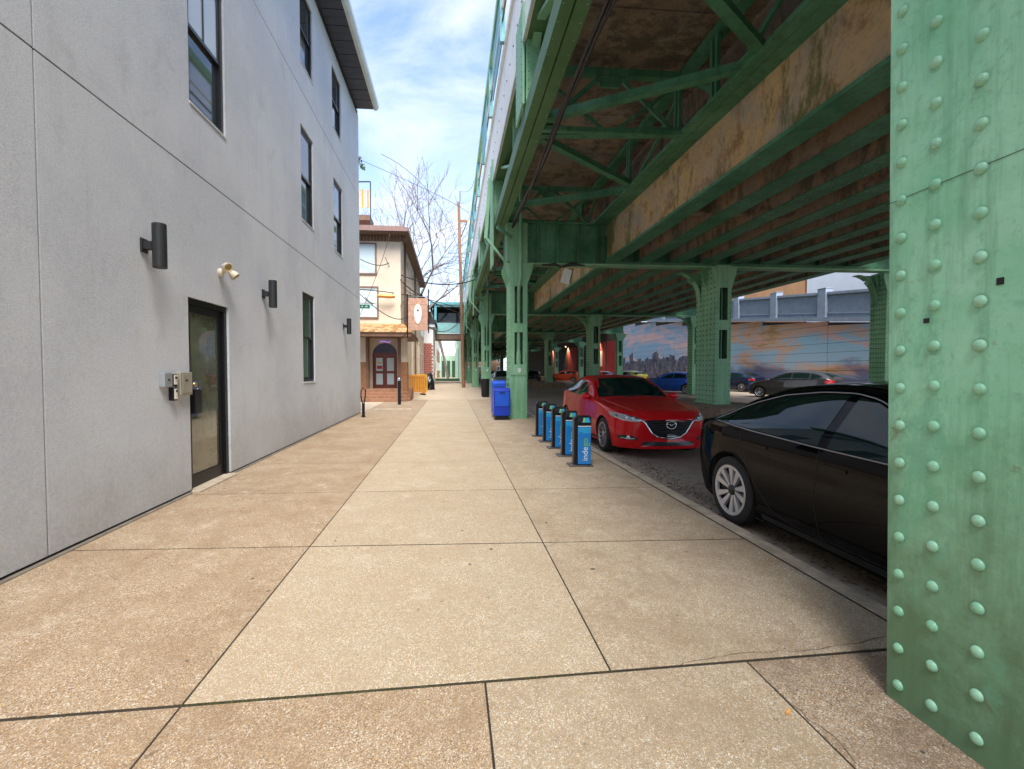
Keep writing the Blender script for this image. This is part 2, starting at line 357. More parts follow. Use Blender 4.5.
# moss and grit caught in the joints
plain('moss', (.075, .085, .018), 1, 0, .4, 30); plain('litter', (.75, .7, .6), .9, 0, .1); plain('leaf_litter', (.16, .09, .04), .9, 0, .3, 20)
mo = MB()
for _ in range(800):
    x = random.choice((-1.1, -.9, -.75, -.5, -.35, -.1, .3, .55))+random.gauss(0, .13)
    if not -1.2 < x < .8: continue
    y = rowy(0, x)+random.gauss(0, .006); r = random.uniform(.002, .008)
    mo.add([(x-r, y-r*.7, -.010), (x+r, y-r*.6, -.008), (x+r*.4, y+r, -.006), (x, y, r*.45-.004)], [(0, 1, 3), (1, 2, 3), (2, 0, 3)])
tag(mo.build('joint_moss', 'moss', pavement, fix=False), kind='stuff')
mo = MB()
for _ in range(900):
    if random.random() < .55: x = random.uniform(.8, 2.5); y = random.uniform(1.2, 9)
    elif random.random() < .5: x = random.gauss(-2.98, .03); y = random.uniform(2, 15)
    else: x = random.uniform(-3, 2.5); y = random.uniform(1, 12)
    r = random.uniform(.002, .006); a = random.random()*3
    mo.add([(x-r*math.cos(a), y-r*math.sin(a), .001), (x+r*math.sin(a), y-r*math.cos(a), .001), (x+r*math.cos(a), y+r*math.sin(a), .002), (x, y, .001+r)], [(0, 1, 3), (1, 2, 3), (2, 0, 3)])
tag(mo.build('grit', 'leaf_litter', fix=False), 'tiny crumbs of grit scattered over the pavement', 'grit', kind='stuff')
mo = MB()
for _ in range(260):
    x = random.uniform(.9, 2.6); y = random.uniform(1.3, 8); r = random.uniform(.002, .0055)
    mo.add([(x-r, y-r, .001), (x+r, y-r*.4, .001), (x, y+r, .002), (x, y, .001+r*.7)], [(0, 1, 3), (1, 2, 3), (2, 0, 3)])
tag(mo.build('paper_crumbs', 'litter', fix=False), 'pale crumbs of litter on the pavement near the kerb', 'litter', kind='stuff')
mo = MB()
for _ in range(1500):
    x = random.uniform(2.7, 3.1)+random.random()**3*.5; y = random.uniform(.5, 12); r = random.uniform(.006, .028); a = random.random()*6
    mo.add([(x-r*math.cos(a), y-r*math.sin(a), -.076), (x+r*.5*math.sin(a), y-r*.5*math.cos(a), -.07), (x+r*math.cos(a), y+r*math.sin(a), -.074), (x-r*.4*math.sin(a), y+r*.4*math.cos(a), -.066)], [(0, 1, 2, 3)])
tag(mo.build('fallen_leaves', 'leaf_litter', fix=False), 'brown leaf litter gathered in the gutter along the kerb', 'leaf litter', kind='stuff')
plain('butt', (.75, .35, .08), .8, 0, .1)
ck = MB()
for pts in ([(.76, 3.66), (.86, 3.74), (.90, 3.86), (1.02, 3.90)], [(1.46, 1.95), (1.50, 1.6), (1.44, 1.2), (1.47, .9)], [(-2.95, 7.6), (-2.5, 7.75), (-2.2, 7.70), (-1.7, 7.95)], [(1.1, 2.13), (1.4, 2.19), (1.9, 2.20), (2.48, 2.28)], [(-.4, 9.3), (-.1, 9.6), (.2, 9.62), (.7, 9.9)]):
    q = [Vector((a, b_, 0)) for a, b_ in pts]; fine = []
    for a, b_ in zip(q[:-1], q[1:]):
        for s_ in range(7): fine.append(a.lerp(b_, s_/7)+Vector((random.gauss(0, .008), random.gauss(0, .008), 0)))
    for a, b_ in zip(fine[:-1], fine[1:]):
        n_ = Vector((-(b_-a).y, (b_-a).x, 0)).normalized()*random.uniform(.0006, .0016); ck.add([a-n_+Vector((0, 0, .0022)), b_-n_+Vector((0, 0, .0022)), b_+n_+Vector((0, 0, .0022)), a+n_+Vector((0, 0, .0022))], [(0, 1, 2, 3)])
tag(ck.build('cracks', 'joint_dirt', pavement, fix=False), kind='stuff')
plain('gum', (.10, .085, .07), .8, 0, .3, 30); gm = MB()
for _ in range(46):
    x = random.uniform(-2.9, 2.4); y = random.uniform(1.4, 9); r = random.uniform(.006, .018); gm.add([(x+r*math.cos(a)*random.uniform(.8, 1.2), y+r*math.sin(a)*random.uniform(.8, 1.2), .0018+.0003*(_ % 3)) for a in np.linspace(0, 2*math.pi, 10)[:-1]], [tuple(range(9))])
tag(gm.build('gum_spots', 'gum', pavement, fix=False), kind='stuff')
tag(MB().tube([(1.40, 1.78, .008), (1.425, 1.80, .008)], .006, 8).build('cigarette_end', 'butt'), 'orange cigarette end lying on the pavement near the green column', 'cigarette end')
# ---------------------------------------------------------------- grey stucco building on the left
WX = -3.07
gb = thing('stucco_building', (-3.07, 5, 0), 'three storey grey stucco building with black windows along the left pavement', 'building')
holes = [(5.67,6.65,-.1,2.31),(5.78,6.66,4.62,6.5),(9.84,10.68,4.57,6.5),(12.46,13.42,4.62,6.5),(9.83,10.66,1.2,3.08),
         (5.78,6.66,7.8,9.35),(9.88,10.72,7.8,9.35),(12.4,13.34,7.8,9.35),(1.2,2.1,4.6,6.5)]
def wall_panel(parent, name, mat, y0, y1, z0, z1, holes, X=WX, depth=.16, nx=1):
    hs = [(max(a, y0), min(b_, y1), max(c_, z0), min(d_, z1)) for a, b_, c_, d_ in holes if a < y1 and b_ > y0 and c_ < z1 and d_ > z0]
    ys = sorted({y0, y1, *[h[0] for h in hs], *[h[1] for h in hs]}); zs = sorted({z0, z1, *[h[2] for h in hs], *[h[3] for h in hs]})
    solid = {}
    for i in range(len(ys)-1):
        for j in range(len(zs)-1):
            cy, cz = (ys[i]+ys[i+1])/2, (zs[j]+zs[j+1])/2
            solid[i, j] = not any(h[0] < cy < h[1] and h[2] < cz < h[3] for h in hs)
    mb = MB(); Xb = X-depth*nx
    for (i, j), s in solid.items():
        if not s: continue
        a, b_, c_, d_ = ys[i], ys[i+1], zs[j], zs[j+1]
        mb.add([(X,a,c_),(X,b_,c_),(X,b_,d_),(X,a,d_)], [(0,1,2,3)])
        for (di, dj), q in (((-1,0),[(X,a,c_),(X,a,d_),(Xb,a,d_),(Xb,a,c_)]), ((1,0),[(X,b_,c_),(Xb,b_,c_),(Xb,b_,d_),(X,b_,d_)]),
                            ((0,-1),[(X,a,c_),(Xb,a,c_),(Xb,b_,c_),(X,b_,c_)]), ((0,1),[(X,a,d_),(X,b_,d_),(Xb,b_,d_),(Xb,a,d_)])):
            if not solid.get((i+di, j+dj), False): mb.add(q, [(0,1,2,3)])
    return mb.build(name, mat, parent, fix=False)
J = .008
for (ya, yb) in ((-8, 3.73), (3.73, 15.7)):
    for (za, zb) in ((.035, 3.82), (3.82, 7.2), (7.2, 9.86)):
        wall_panel(gb, 'stucco_panel', 'stucco', ya+J*(ya > 0), yb-J*(yb < 10), za+J*(za > 1), zb-J*(zb < 9), [tuple(h) for h in holes])
core = MB(); core.box(-14, WX-.165, -8, 15.68, -.2, 9.86); core.build('inner_wall', 'black_frame', gb)
j = MB()
j.box(WX-.10, WX-.012, 3.721, 3.739, .04, 9.8)
for z in (3.82, 7.2):
    segs = [(-8, 15.69)]
    j.box(WX-.10, WX-.012, -8, 15.69, z-.009, z+.009)
j.build('joint', 'joint_dirt', gb)
MB().box(-14, WX, 15.7, 15.8, 0, 9.86).build('end_wall', 'stucco', gb)
plain('footing', (.20, .17, .13), .95, 0, .3, 5)
ft = MB(); ft.box(WX-.1, WX+.03, -8, 5.64, -.1, .014); ft.box(WX-.1, WX+.03, 6.68, 15.72, -.1, .014); ft.build('footing', 'footing', gb, bevel=.008)
ft = MB(); ft.box(WX-.16, WX-.02, -8, 5.66, -.1, .05); ft.box(WX-.16, WX-.02, 6.66, 15.7, -.1, .05); ft.build('flashing', 'black_frame', gb)
for (ya, yb, za, zb) in holes[1:]:
    fr = MB(); x0, x1 = WX-.15, WX-.028; t_ = .055
    fr.box(x0, x1, ya, ya+t_, za, zb); fr.box(x0, x1, yb-t_, yb, za, zb); fr.box(x0, x1, ya+t_, yb-t_, za, za+t_); fr.box(x0, x1, ya+t_, yb-t_, zb-t_, zb)
    wf = fr.build('window', 'black_frame', gb)
    zm = (za+zb)/2
    for (a, b_, xo) in ((za+t_, zm+.02, .045), (zm-.02, zb-t_, .015)):
        s = MB(); X1 = x1-xo+.0; X0 = X1-.03; q = .045
        s.box(X0, X1, ya+t_, ya+t_+q, a, b_); s.box(X0, X1, yb-t_-q, yb-t_, a, b_); s.box(X0, X1, ya+t_+q, yb-t_-q, a, a+q); s.box(X0, X1, ya+t_+q, yb-t_-q, b_-q, b_)
        s.build('sash', 'black_frame', wf)
        up = xo < .03
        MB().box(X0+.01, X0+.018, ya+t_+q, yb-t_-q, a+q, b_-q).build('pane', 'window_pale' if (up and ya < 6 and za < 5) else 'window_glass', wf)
        if up and ya < 6: box1('glazing_bar', 'black_frame', wf, X0+.005, X0+.03, (ya+yb)/2-.012, (ya+yb)/2+.012, a+q, b_-q)
    sill = MB().box(WX-.14, WX+.012, ya-.0, yb+.0, za-.025, za-.002).build('sill', 'stucco', wf)
# shop door
ya, yb, za, zb = 5.67, 6.65, .0, 2.31
dr = MB(); x0, x1 = WX-.14, WX-.03
dr.box(x0, x1, ya, ya+.07, za, zb); dr.box(x0, x1, yb-.07, yb, za, zb); dr.box(x0, x1, ya+.07, yb-.07, zb-.07, zb)
door = dr.build('door', 'black_metal', gb)
lf = MB(); x0, x1 = WX-.12, WX-.065; a, b_ = ya+.075, yb-.075
lf.box(x0, x1, a, a+.075, .02, zb-.075); lf.box(x0, x1, b_-.075, b_, .02, zb-.075); lf.box(x0, x1, a+.075, b_-.075, .02, .17); lf.box(x0, x1, a+.075, b_-.075, zb-.17, zb-.075)
lf.build('door_leaf', 'black_metal', door)
box1('pane', 'door_glass', door, WX-.098, WX-.088, a+.075, b_-.075, .17, zb-.17)
box1('lock_box', 'black_metal', door, WX-.062, WX+.05, ya+.05, ya+.17, .93, 1.22, bevel=.01)
plain('brass', (.55, .40, .16), .3, .8, .1)
kb = MB(); kb.dome((WX-.065, ya+.22, 1.27), .035, .03, (1, 0, 0), 10); kb.build('knob', 'brass', door, smooth=True)
box1('handle', 'silver', door, WX-.062, WX-.01, ya+.19, ya+.27, 1.2, 1.225, bevel=.004)
MB().box(WX-.15, WX+.10, ya, yb, -.04, .018).build('threshold', 'kerb', door, bevel=.006)
# eave
plain('soffit_board', (.045, .055, .075), .6, 0, .2, 3); plain('gutter_white', (.55, .62, .60), .4, 0, .1)
plain('roof_dark', (.03, .03, .035), .8, 0, .2)
ev = MB()
y = 15.45
box1('eave_core', 'roof_dark', gb, -3.06, -2.49, -8, 15.5, 9.93, 10.02)
k = 0
while y > 3:
    box1('soffit_board', 'soffit_board', gb, -3.065, -2.50, y-.245, y, 9.895-(.006 if k % 2 else 0), 9.928); y -= .26; k += 1
MB().prism([(-2.50, 9.89), (-2.42, 9.90), (-2.36, 9.97), (-2.35, 10.07), (-2.40, 10.07), (-2.50, 10.05)], 'y', -8, 15.52).build('gutter', 'gutter_white', gb)
box1('eave_trim', 'black_frame', gb, -3.10, -3.04, -8, 15.55, 9.80, 9.89)
MB().prism([(-2.42, 10.075), (-2.42, 10.10), (-8.5, 12.4), (-14.5, 10.1), (-14.5, 10.02), (-2.6, 10.02)], 'y', -8, 15.6).build('roof', 'roof_dark', gb)
# cylinder wall lamps
labs = ['nearest black cylinder wall lamp, left of the glass door', 'middle black cylinder wall lamp, between the glass door and the ground floor window', 'farthest black cylinder wall lamp, beyond the ground floor window']
for i, yc in enumerate((4.90, 7.82, 13.4)):
    zc = 2.69
    l0 = thing('wall_lamp', (WX, yc, zc), labs[i], 'lamp', 'cylinder lamps on the grey wall')
    X = WX
    box1('back_plate', 'lamp_black', l0, X+.001, X+.02, yc-.05, yc+.05, zc-.07, zc+.07, bevel=.004)
    box1('arm', 'lamp_black', l0, X+.02, X+.10, yc-.035, yc+.035, zc-.04, zc+.04, bevel=.004)
    MB().lathe([(.0,zc-.215),(.052,zc-.215),(.058,zc-.22),(.064,zc-.215),(.064,zc+.215),(.058,zc+.22),(.052,zc+.21),(0,zc+.21)], (X+.158, yc, 0), 'z', 24).build('shade', 'lamp_black', l0, smooth=40)
# flood light with two heads
plain('lamp_cream', (.60, .54, .42), .5, 0, .15, 20)
fl = thing('flood_light', (WX, 6.44, 2.76), 'cream twin-head security floodlight above the glass door', 'lamp')
MB().lathe([(0, 0), (.055, 0), (.06, .02), (.045, .045), (0, .05)], (WX+.0, 6.42, 2.74), 'x', 16).build('base', 'lamp_cream', fl, smooth=40)
fb = MB()
for (p, d) in (((WX+.13, 6.34, 2.80), (.75, -.6, -.25)), ((WX+.13, 6.52, 2.74), (.55, .1, -.6))):
    d = Vector(d).normalized(); p = Vector(p); q = Vector((0, 0, 1)).rotation_difference(d)
    hd = MB(); hd.lathe([(0, -.09), (.028, -.09), (.035, -.05), (.058, .0), (.062, .045), (.052, .05), (.048, .035)], n=16); hd.v = [tuple(q @ Vector(v)+p) for v in hd.v]
    h_ = hd.build('lamp_head', 'lamp_cream', fl, smooth=40)
    ln = MB(); ln.lathe([(0, .038), (.03, .040), (.049, .034)], n=16); ln.v = [tuple(q @ Vector(v)+p) for v in ln.v]; ln.build('lens', 'brass', h_, smooth=True)
    fb.tube([(WX+.03, 6.42, 2.745), (WX+.08, (6.42+p.y)/2, 2.77), p-d*.07], .014, 8)
fb.build('arm', 'lamp_cream', fl, smooth=40)
# intercom boxes left of the door
plain('box_grey', (.34, .37, .38), .45, .3, .1); plain('box_beige', (.40, .36, .29), .45, .3, .15)
bx = thing('meter_box', (WX, 5.17, 1.35), 'small light grey conduit box, leftmost of the boxes beside the glass door', 'box')
box1('box_body', 'box_grey', bx, WX+.001, WX+.06, 5.10, 5.24, 1.27, 1.42, bevel=.006); box1('knob', 'black_metal', bx, WX+.06, WX+.067, 5.16, 5.18, 1.335, 1.355)
bx = thing('key_safe', (WX, 5.30, 1.28), 'pair of black key safes with white fronts between two wall boxes', 'key safe')
box1('upper_safe', 'black_metal', bx, WX+.001, WX+.05, 5.265, 5.345, 1.27, 1.405, bevel=.006); box1('lower_safe', 'black_metal', bx, WX+.001, WX+.055, 5.26, 5.335, 1.115, 1.255, bevel=.006)
box1('keypad', 'litter', bx, WX+.05, WX+.057, 5.275, 5.335, 1.29, 1.395, bevel=.003); box1('keypad', 'litter', bx, WX+.055, WX+.062, 5.27, 5.325, 1.13, 1.245, bevel=.003)
for z in (1.365, 1.222): box1('keyhole', 'black_metal', bx, WX+.057, WX+.066, 5.29, 5.315, z-.012, z+.012)
bx = thing('intercom', (WX, 5.5, 1.3), 'beige metal intercom box directly beside the black door frame', 'intercom')
box1('box_body', 'box_beige', bx, WX+.001, WX+.06, 5.385, 5.62, 1.165, 1.425, bevel=.008); box1('cover', 'box_beige', bx, WX+.06, WX+.066, 5.42, 5.6, 1.19, 1.40, bevel=.003)
box1('slot', 'black_metal', bx, WX+.066, WX+.07, 5.47, 5.51, 1.325, 1.342)
# ---------------------------------------------------------------- near bollards
bl = thing('bike_post', (-2.72, 14.4, 0), 'black metal post with a bent loop top at the corner of the grey building', 'bike stand')
MB().lathe([(.065, 0), (.065, .03), (.045, .035), (.045, .42), (0, .42)], (-2.72, 14.4, 0), n=14).build('post', 'black_metal', bl, smooth=40)
MB().tube([(-2.735, 14.4, .4), (-2.79, 14.38, .62), (-2.78, 14.38, .82), (-2.72, 14.4, .9), (-2.66, 14.42, .84), (-2.66, 14.42, .66), (-2.705, 14.4, .4)], .019, 8).build('loop', 'black_metal', bl, smooth=True)
bl = thing('bollard', (-2.2, 19.5, 0), 'black round bollard with a pale top band in front of the porch', 'bollard')
MB().lathe([(.075, 0), (.07, .02), (.066, 1.0), (0, 1.0)], (-2.2, 19.5, 0), n=14).build('post', 'black_metal', bl, smooth=40)
MB().lathe([(.072, 1.0), (.072, 1.07), (.05, 1.12), (0, 1.13)], (-2.2, 19.5, 0), n=14).build('cap', 'silver', bl, smooth=40)
# alley kerb running across between the two buildings
for k in range(5):
    tag(MB().prism([(17.0-k*.0, -.1), (17.22, -.1), (17.22, .03), (17.02, .03)], 'x', -1.5-k*1.8-1.78, -1.5-k*1.8).build('kerb_stone', 'kerb', pavement))
# ---------------------------------------------------------------- cream building with porch
plain('cream_wall', (.66, .56, .43), .85, 0, .08, 2, bmp=.3); plain('brown_wood', (.16, .085, .05), .6, 0, .25, 6); plain('eave_brown', (.16, .10, .07), .7, 0, .2, 6)
plain('eave_pink', (.25, .15, .125), .6, 0, .2, 6); plain('shingle', (.38, .24, .11), .85, 0, .3, 9); plain('shingle_dark', (.26, .13, .04), .85, 0, .3, 9)
plain('brick_brown', (.26, .125, .06), .85, 0, .3, 9); plain('step_brick', (.33, .17, .10), .85, 0, .25, 5); plain('door_wood', (.17, .035, .02), .35, 0, .2, 8, coat=.4)
plain('transom_glass', (.02, .012, .05), .05, 0, 0, coat=1); plain('trim_brown', (.20, .12, .10), .6, 0, .1)
plain('brick_red', (.36, .12, .09), .85, 0, .3, 9)
cb = thing('cream_building', (-2.5, 23, 0), 'cream stucco corner building with brown eaves and an arched porch door', 'building')
YF = 23.0
wm = MB(); wm.box(-9, -2.5, YF, 37, 0, 8.05); wm.build('wall', 'cream_wall', cb)
# eaves: front and side with boards
box1('eave_soffit', 'eave_brown', cb, -9, -2.12, 22.4, 37.2, 8.0, 8.10)
k = 0; x = -8.9
while x < -2.2:
    box1('frieze_board', 'eave_brown' if k % 2 else 'brown_wood', cb, x, x+.14, YF-.035, YF-.002, 7.72, 7.995); x += .16; k += 1
box1('fascia_board', 'eave_pink', cb, -9, -2.08, 22.34, 22.4, 8.05, 8.24); box1('fascia_board', 'eave_brown', cb, -2.12, -2.06, 22.4, 37.2, 8.02, 8.24)
MB().prism([(-9, 8.24), (-2.08, 8.24), (-2.4, 8.29), (-9, 8.33)], 'y', 22.36, 37.2).build('roof', 'eave_pink', cb)
def flat_window(parent, x0, x1, z0, z1, y, trim, pane, bars=True, w_=.07):
    f = MB(); f.box(x0-w_, x0, y-.06, y+.02, z0-w_, z1+w_); f.box(x1, x1+w_, y-.06, y+.02, z0-w_, z1+w_); f.box(x0, x1, y-.06, y+.02, z1, z1+w_); f.box(x0, x1, y-.06, y+.02, z0-w_, z0)
    wo = f.build('window', trim, parent)
    s = MB(); q = .07
    s.box(x0, x0+q, y-.035, y-.003, z0, z1); s.box(x1-q, x1, y-.035, y-.003, z0, z1); s.box(x0+q, x1-q, y-.035, y-.003, z0, z0+q); s.box(x0+q, x1-q, y-.035, y-.003, z1-q, z1)
    if bars: s.box(x0+q, x1-q, y-.035, y-.003, (z0+z1)/2-.03, (z0+z1)/2+.03)
    s.build('sash', 'gutter_white', wo)
    MB().box(x0+q, x1-q, y-.018, y-.002, z0+q, z1-q).build('pane', pane, wo); return wo
flat_window(cb, -4.78, -3.72, 6.17, 7.56, YF, 'trim_brown', 'window_blue', False)
flat_window(cb, -4.78, -3.64, 4.04, 5.46, YF, 'trim_brown', 'window_blue')
flat_window(cb, -7.2, -6.2, 6.17, 7.56, YF, 'trim_brown', 'window_blue'); flat_window(cb, -7.2, -6.2, 4.04, 5.46, YF, 'trim_brown', 'window_blue')
# side facade windows (seen edge-on as dark strips with brown trims)
def side_window(parent, y0, y1, z0, z1, x=-2.5, trim='cream_wall', pane='window_glass'):
    f = MB(); q = .12; f.box(x-.01, x+.07, y0-q, y0, z0-q, z1+q); f.box(x-.01, x+.07, y1, y1+q, z0-q, z1+q); f.box(x-.01, x+.07, y0, y1, z1, z1+q); f.box(x-.01, x+.09, y0, y1, z0-q, z0)
    wo = f.build('window', trim, parent); MB().box(x-.005, x+.03, y0, y1, z0, (z0+z1)/2-.03).build('pane', pane, wo); MB().box(x-.005, x+.03, y0, y1, (z0+z1)/2+.03, z1).build('pane', pane, wo)
    box1('meeting_rail', trim, wo, x, x+.05, y0, y1, (z0+z1)/2-.03, (z0+z1)/2+.03)
for y in (26.2, 29.6, 32.8, 35.2):
    side_window(cb, y-.45, y+.45, 5.6, 7.5)
    if y > 28: side_window(cb, y-.45, y+.45, 1.2, 3.4)
for y in (24.6, 31.2):
    box1('downpipe', 'brown_wood', cb, -2.49, -2.38, y, y+.1, .1, 8.0)
# porch: canopy, posts, steps, door
box1('canopy_fascia', 'brown_wood', cb, -7, -1.86, 21.3, 21.42, 2.98, 3.18); box1('canopy_fascia', 'brown_wood', cb, -1.92, -1.84, 21.42, 25.4, 2.98, 3.18)
box1('canopy_soffit', 'eave_brown', cb, -7, -1.92, 21.42, 25.4, 2.99, 3.05)
rows = 7
for r_ in range(rows):
    yy0 = 21.26+r_*.24; zz = 3.19+r_*.075; xe = -1.82-r_*.085
    x = -7+.0 if r_ % 2 else -7.1
    kx = 0
    while x < xe:
        x2 = min(x+.24, xe)
        if x2 > -5.3 and x2-x > .03:
            MB().add([(x, yy0, zz), (x2-.02, yy0, zz), (x2-.02, yy0+.28, zz+.09), (x, yy0+.28, zz+.09), (x, yy0, zz-.03), (x2-.02, yy0, zz-.03), (x2-.02, yy0+.28, zz+.03), (x, yy0+.28, zz+.03)],
                     [(0,1,2,3), (4,7,6,5), (0,4,5,1), (1,5,6,2), (3,2,6,7), (0,3,7,4)]).build('shingle', 'shingle' if random.random() < .6 else 'shingle_dark', cb)
        x += .24
MB().add([(-7, 21.35, 3.16), (-1.86, 21.35, 3.16), (-2.5, 22.98, 3.70), (-7, 22.98, 3.70), (-2.5, 24.6, 3.70), (-1.86, 25.4, 3.16)], [(0, 1, 2, 3), (1, 5, 4, 2)]).build('canopy_deck', 'brown_wood', cb)
def pier(x0, x1, y0, y1):
    p = box1('pier', 'cream_wall', cb, x0, x1, y0, y1, 1.82, 3.0)
    box1('wainscot', 'brick_brown', p, x0-.03, x1+.03, y0-.03, y1+.03, .38, 1.82)
pier(-6.8, -4.05, 22.2, 22.6); pier(-2.42, -2.14, 22.2, 22.6)
box1('porch_post', 'brown_wood', cb, -4.05, -3.93, 22.15, 22.3, .56, 3.0); box1('porch_post', 'brown_wood', cb, -2.56, -2.43, 22.15, 22.3, .56, 3.0)
box1('porch_side', 'brown_wood', cb, -2.55, -2.5, 22.6, 23.0, .5, 3.0)
arch = [(-4.0, .5), (-3.86, .5), (-3.86, 2.25)]+[(-3.27-.59*math.cos(a), 2.25+.52*math.sin(a)) for a in np.linspace(0, math.pi, 13)][1:]+[(-2.68, .5), (-2.5, .5), (-2.5, 3.0), (-4.0, 3.0)]
MB().prism(arch, 'y', 22.86, 22.98).build('door_surround', 'cream_wall', cb)
dd = MB(); dd.box(-3.86, -3.80, 22.88, 22.97, .55, 2.25); dd.box(-2.74, -2.68, 22.88, 22.97, .55, 2.25); dd.box(-3.80, -2.74, 22.88, 22.97, 2.17, 2.28)
pd = dd.build('porch_door', 'door_wood', cb)
for (a, b_) in ((-3.79, -3.285), (-3.265, -2.75)):
    l_ = MB(); l_.box(a, a+.09, 22.9, 22.96, .57, 2.16); l_.box(b_-.09, b_, 22.9, 22.96, .57, 2.16)
    for z0, z1 in ((.57, .74), (1.28, 1.40), (2.04, 2.16)): l_.box(a+.09, b_-.09, 22.9, 22.96, z0, z1)
    l_.build('door_leaf', 'door_wood', pd)
    for z0, z1 in ((.74, 1.28), (1.40, 2.04)): box1('pane', 'window_blue', pd, a+.09, b_-.09, 22.92, 22.935, z0, z1)
plain('sticker_yellow', (.6, .5, .1), .6, 0, 0); plain('sticker_red', (.5, .05, .05), .6, 0, 0)
box1('sticker', 'sticker_yellow', pd, -3.65, -3.42, 22.912, 22.918, 1.75, 1.84); box1('sticker', 'sticker_red', pd, -3.66, -3.40, 22.912, 22.918, 1.5, 1.66)
MB().prism([(-3.27-.57*math.cos(a), 2.28+.47*math.sin(a)) for a in np.linspace(0, math.pi, 13)], 'y', 22.90, 22.95).build('transom', 'transom_glass', cb)
plain('neon', (.45, .25, 1), .5, 0, 0, emit=.25)
MB().tube([(-3.5, 22.8, 2.82), (-3.3, 22.8, 2.86), (-3.1, 22.8, 2.80), (-3.0, 22.8, 2.84)], .02, 6).build('neon_tube', 'neon', cb)
for k in range(4):
    st = MB(); yy = 21.15+k*.30; st.prism([(-6.9, yy), (-2.45, yy), (-1.95+.0*k, yy+.5), (-1.95, 23.6), (-6.9, 23.6)], 'z', k*.14, (k+1)*.14); st.build('step', 'step_brick', cb, bevel=.01)
# deck above the cream building with orange slats
plain('slat_orange', (.60, .32, .06), .7, 0, .25, 8); plain('slat_tan', (.62, .48, .28), .7, 0, .2, 8)
rd = thing('roof_balcony', (-4.2, 25, 8.6), 'little balcony of orange and tan slats in a blue grey frame above the cream roof', 'balcony')
for k in range(6):
    x = -5.35+.14*k+.0
    box1('slat', 'slat_orange' if k % 2 else 'slat_tan', rd, x-.0+.2, x+.10+.2, 25.0, 25.04, 10.0, 10.95)
box1('floor', 'brown_wood', rd, -5.4, -4.3, 24.95, 26.2, 9.35, 9.62)
fr = MB()
for p, q in (((-4.25, 24.95, 8.3), (-4.25, 24.95, 11.35)), ((-5.4, 24.95, 11.3), (-4.25, 24.95, 11.35)), ((-5.4, 25.0, 9.4), (-4.9, 25.0, 8.3)), ((-5.4, 26.2, 8.3), (-5.4, 26.2, 11.3))):
    fr.tube([p, q], .035, 6)
fr.build('frame', 'soffit_board', rd)
# hanging sign
plain('sign_wood', (.46, .27, .19), .75, 0, .3, 7); plain('sign_white', (.75, .72, .66), .7, 0, .1, 8)
sg = thing('hanging_sign', (-1.35, 19.6, 3.1), 'faded orange wooden sign with a white oval emblem hanging beside the cream building', 'sign')
for k in range(5): box1('board', 'sign_wood', sg, -1.82, -1.02, 19.58, 19.63, 3.12+k*.27, 3.12+k*.27+.262)
MB().prism([(-1.42+.16*math.sin(a)*(1+.15*math.cos(a)), 3.80+.42*math.cos(a)) for a in np.linspace(0, 2*math.pi, 19)[:-1]], 'y', 19.56, 19.58).build('emblem', 'sign_white', sg)
MB().prism([(-1.42+.045*math.sin(a), 3.95+.045*math.cos(a)) for a in np.linspace(0, 2*math.pi, 11)[:-1]], 'y', 19.555, 19.56).build('emblem_dot', 'soffit_board', sg)
fr = MB(); fr.tube([(-1.86, 19.6, 2.8), (-1.86, 19.6, 4.62)], .03, 6); fr.tube([(-.98, 19.6, 3.0), (-.98, 19.6, 4.85)], .025, 6); fr.tube([(-2.5, 23.0, 4.62), (-1.86, 19.6, 4.52), (-.98, 19.6, 4.52)], .025, 6); fr.tube([(-2.5, 23, 2.9), (-1.86, 19.6, 3.08)], .02, 6)
fr.build('bracket', 'black_metal', sg)
# street sign on a pole
plain('sign_green', (.01, .22, .14), .4, 0, .05)
ss = thing('street_sign', (-3.30, 17.4, 0), 'small green street sign on a pole just past the corner of the grey building', 'street sign')
MB().tube([(-3.50, 17.4, 0), (-3.50, 17.4, 4.1)], .03, 8).build('pole', 'silver', ss)
box1('plate', 'sign_green', ss, -3.5, -3.02, 17.36, 17.38, 3.72, 3.86)
for a, b_ in ((-3.44, -3.37), (-3.32, -3.26), (-3.18, -3.10)): box1('letter_mark', 'sign_white', ss, a, b_, 17.354, 17.36, 3.765, 3.815)
# orange barricades
plain('barrier_orange', (.60, .26, .04), .5, 0, .12, 5); plain('barrier_amber', (.75, .42, .04), .5, 0, .12, 5)
labs = ['nearest orange plastic barricade by the cream building side wall', 'second orange plastic barricade, behind the nearest one', 'amber yellow barricade behind the orange ones', 'farthest amber barricade, next to the black covered scooter']
for k, (x, y, a) in enumerate(((-2.05, 26.8, .5), (-2.25, 28.6, -.3), (-2.15, 30.6, .35), (-2.35, 32.0, -.2))):
    br = thing('barricade', (x, y, 0), labs[k], 'barricade', 'plastic barricades by the cream wall', a); mt = 'barrier_orange' if k < 2 else 'barrier_amber'
    W_ = .55
    f = MB(); f.box(x-W_, x-W_+.08, y-.04, y+.04, 0, 1.12); f.box(x+W_-.08, x+W_, y-.04, y+.04, 0, 1.12); f.box(x-W_+.08, x+W_-.08, y-.04, y+.04, 1.04, 1.16); f.box(x-W_+.08, x+W_-.08, y-.035, y+.035, .18, .27)
    f.build('frame', mt, br, bevel=.012)
    for q in range(6): box1('slat', mt, br, x-W_+.15+q*.15, x-W_+.20+q*.15, y-.02, y+.02, .27, 1.04)
    for s_ in (-1, 1): box1('foot', 'rubber' if k == 0 else mt, br, x+s_*(W_-.12)-.04, x+s_*(W_-.12)+.04, y-.3, y+.3, 0, .07, bevel=.01)
    done(br)
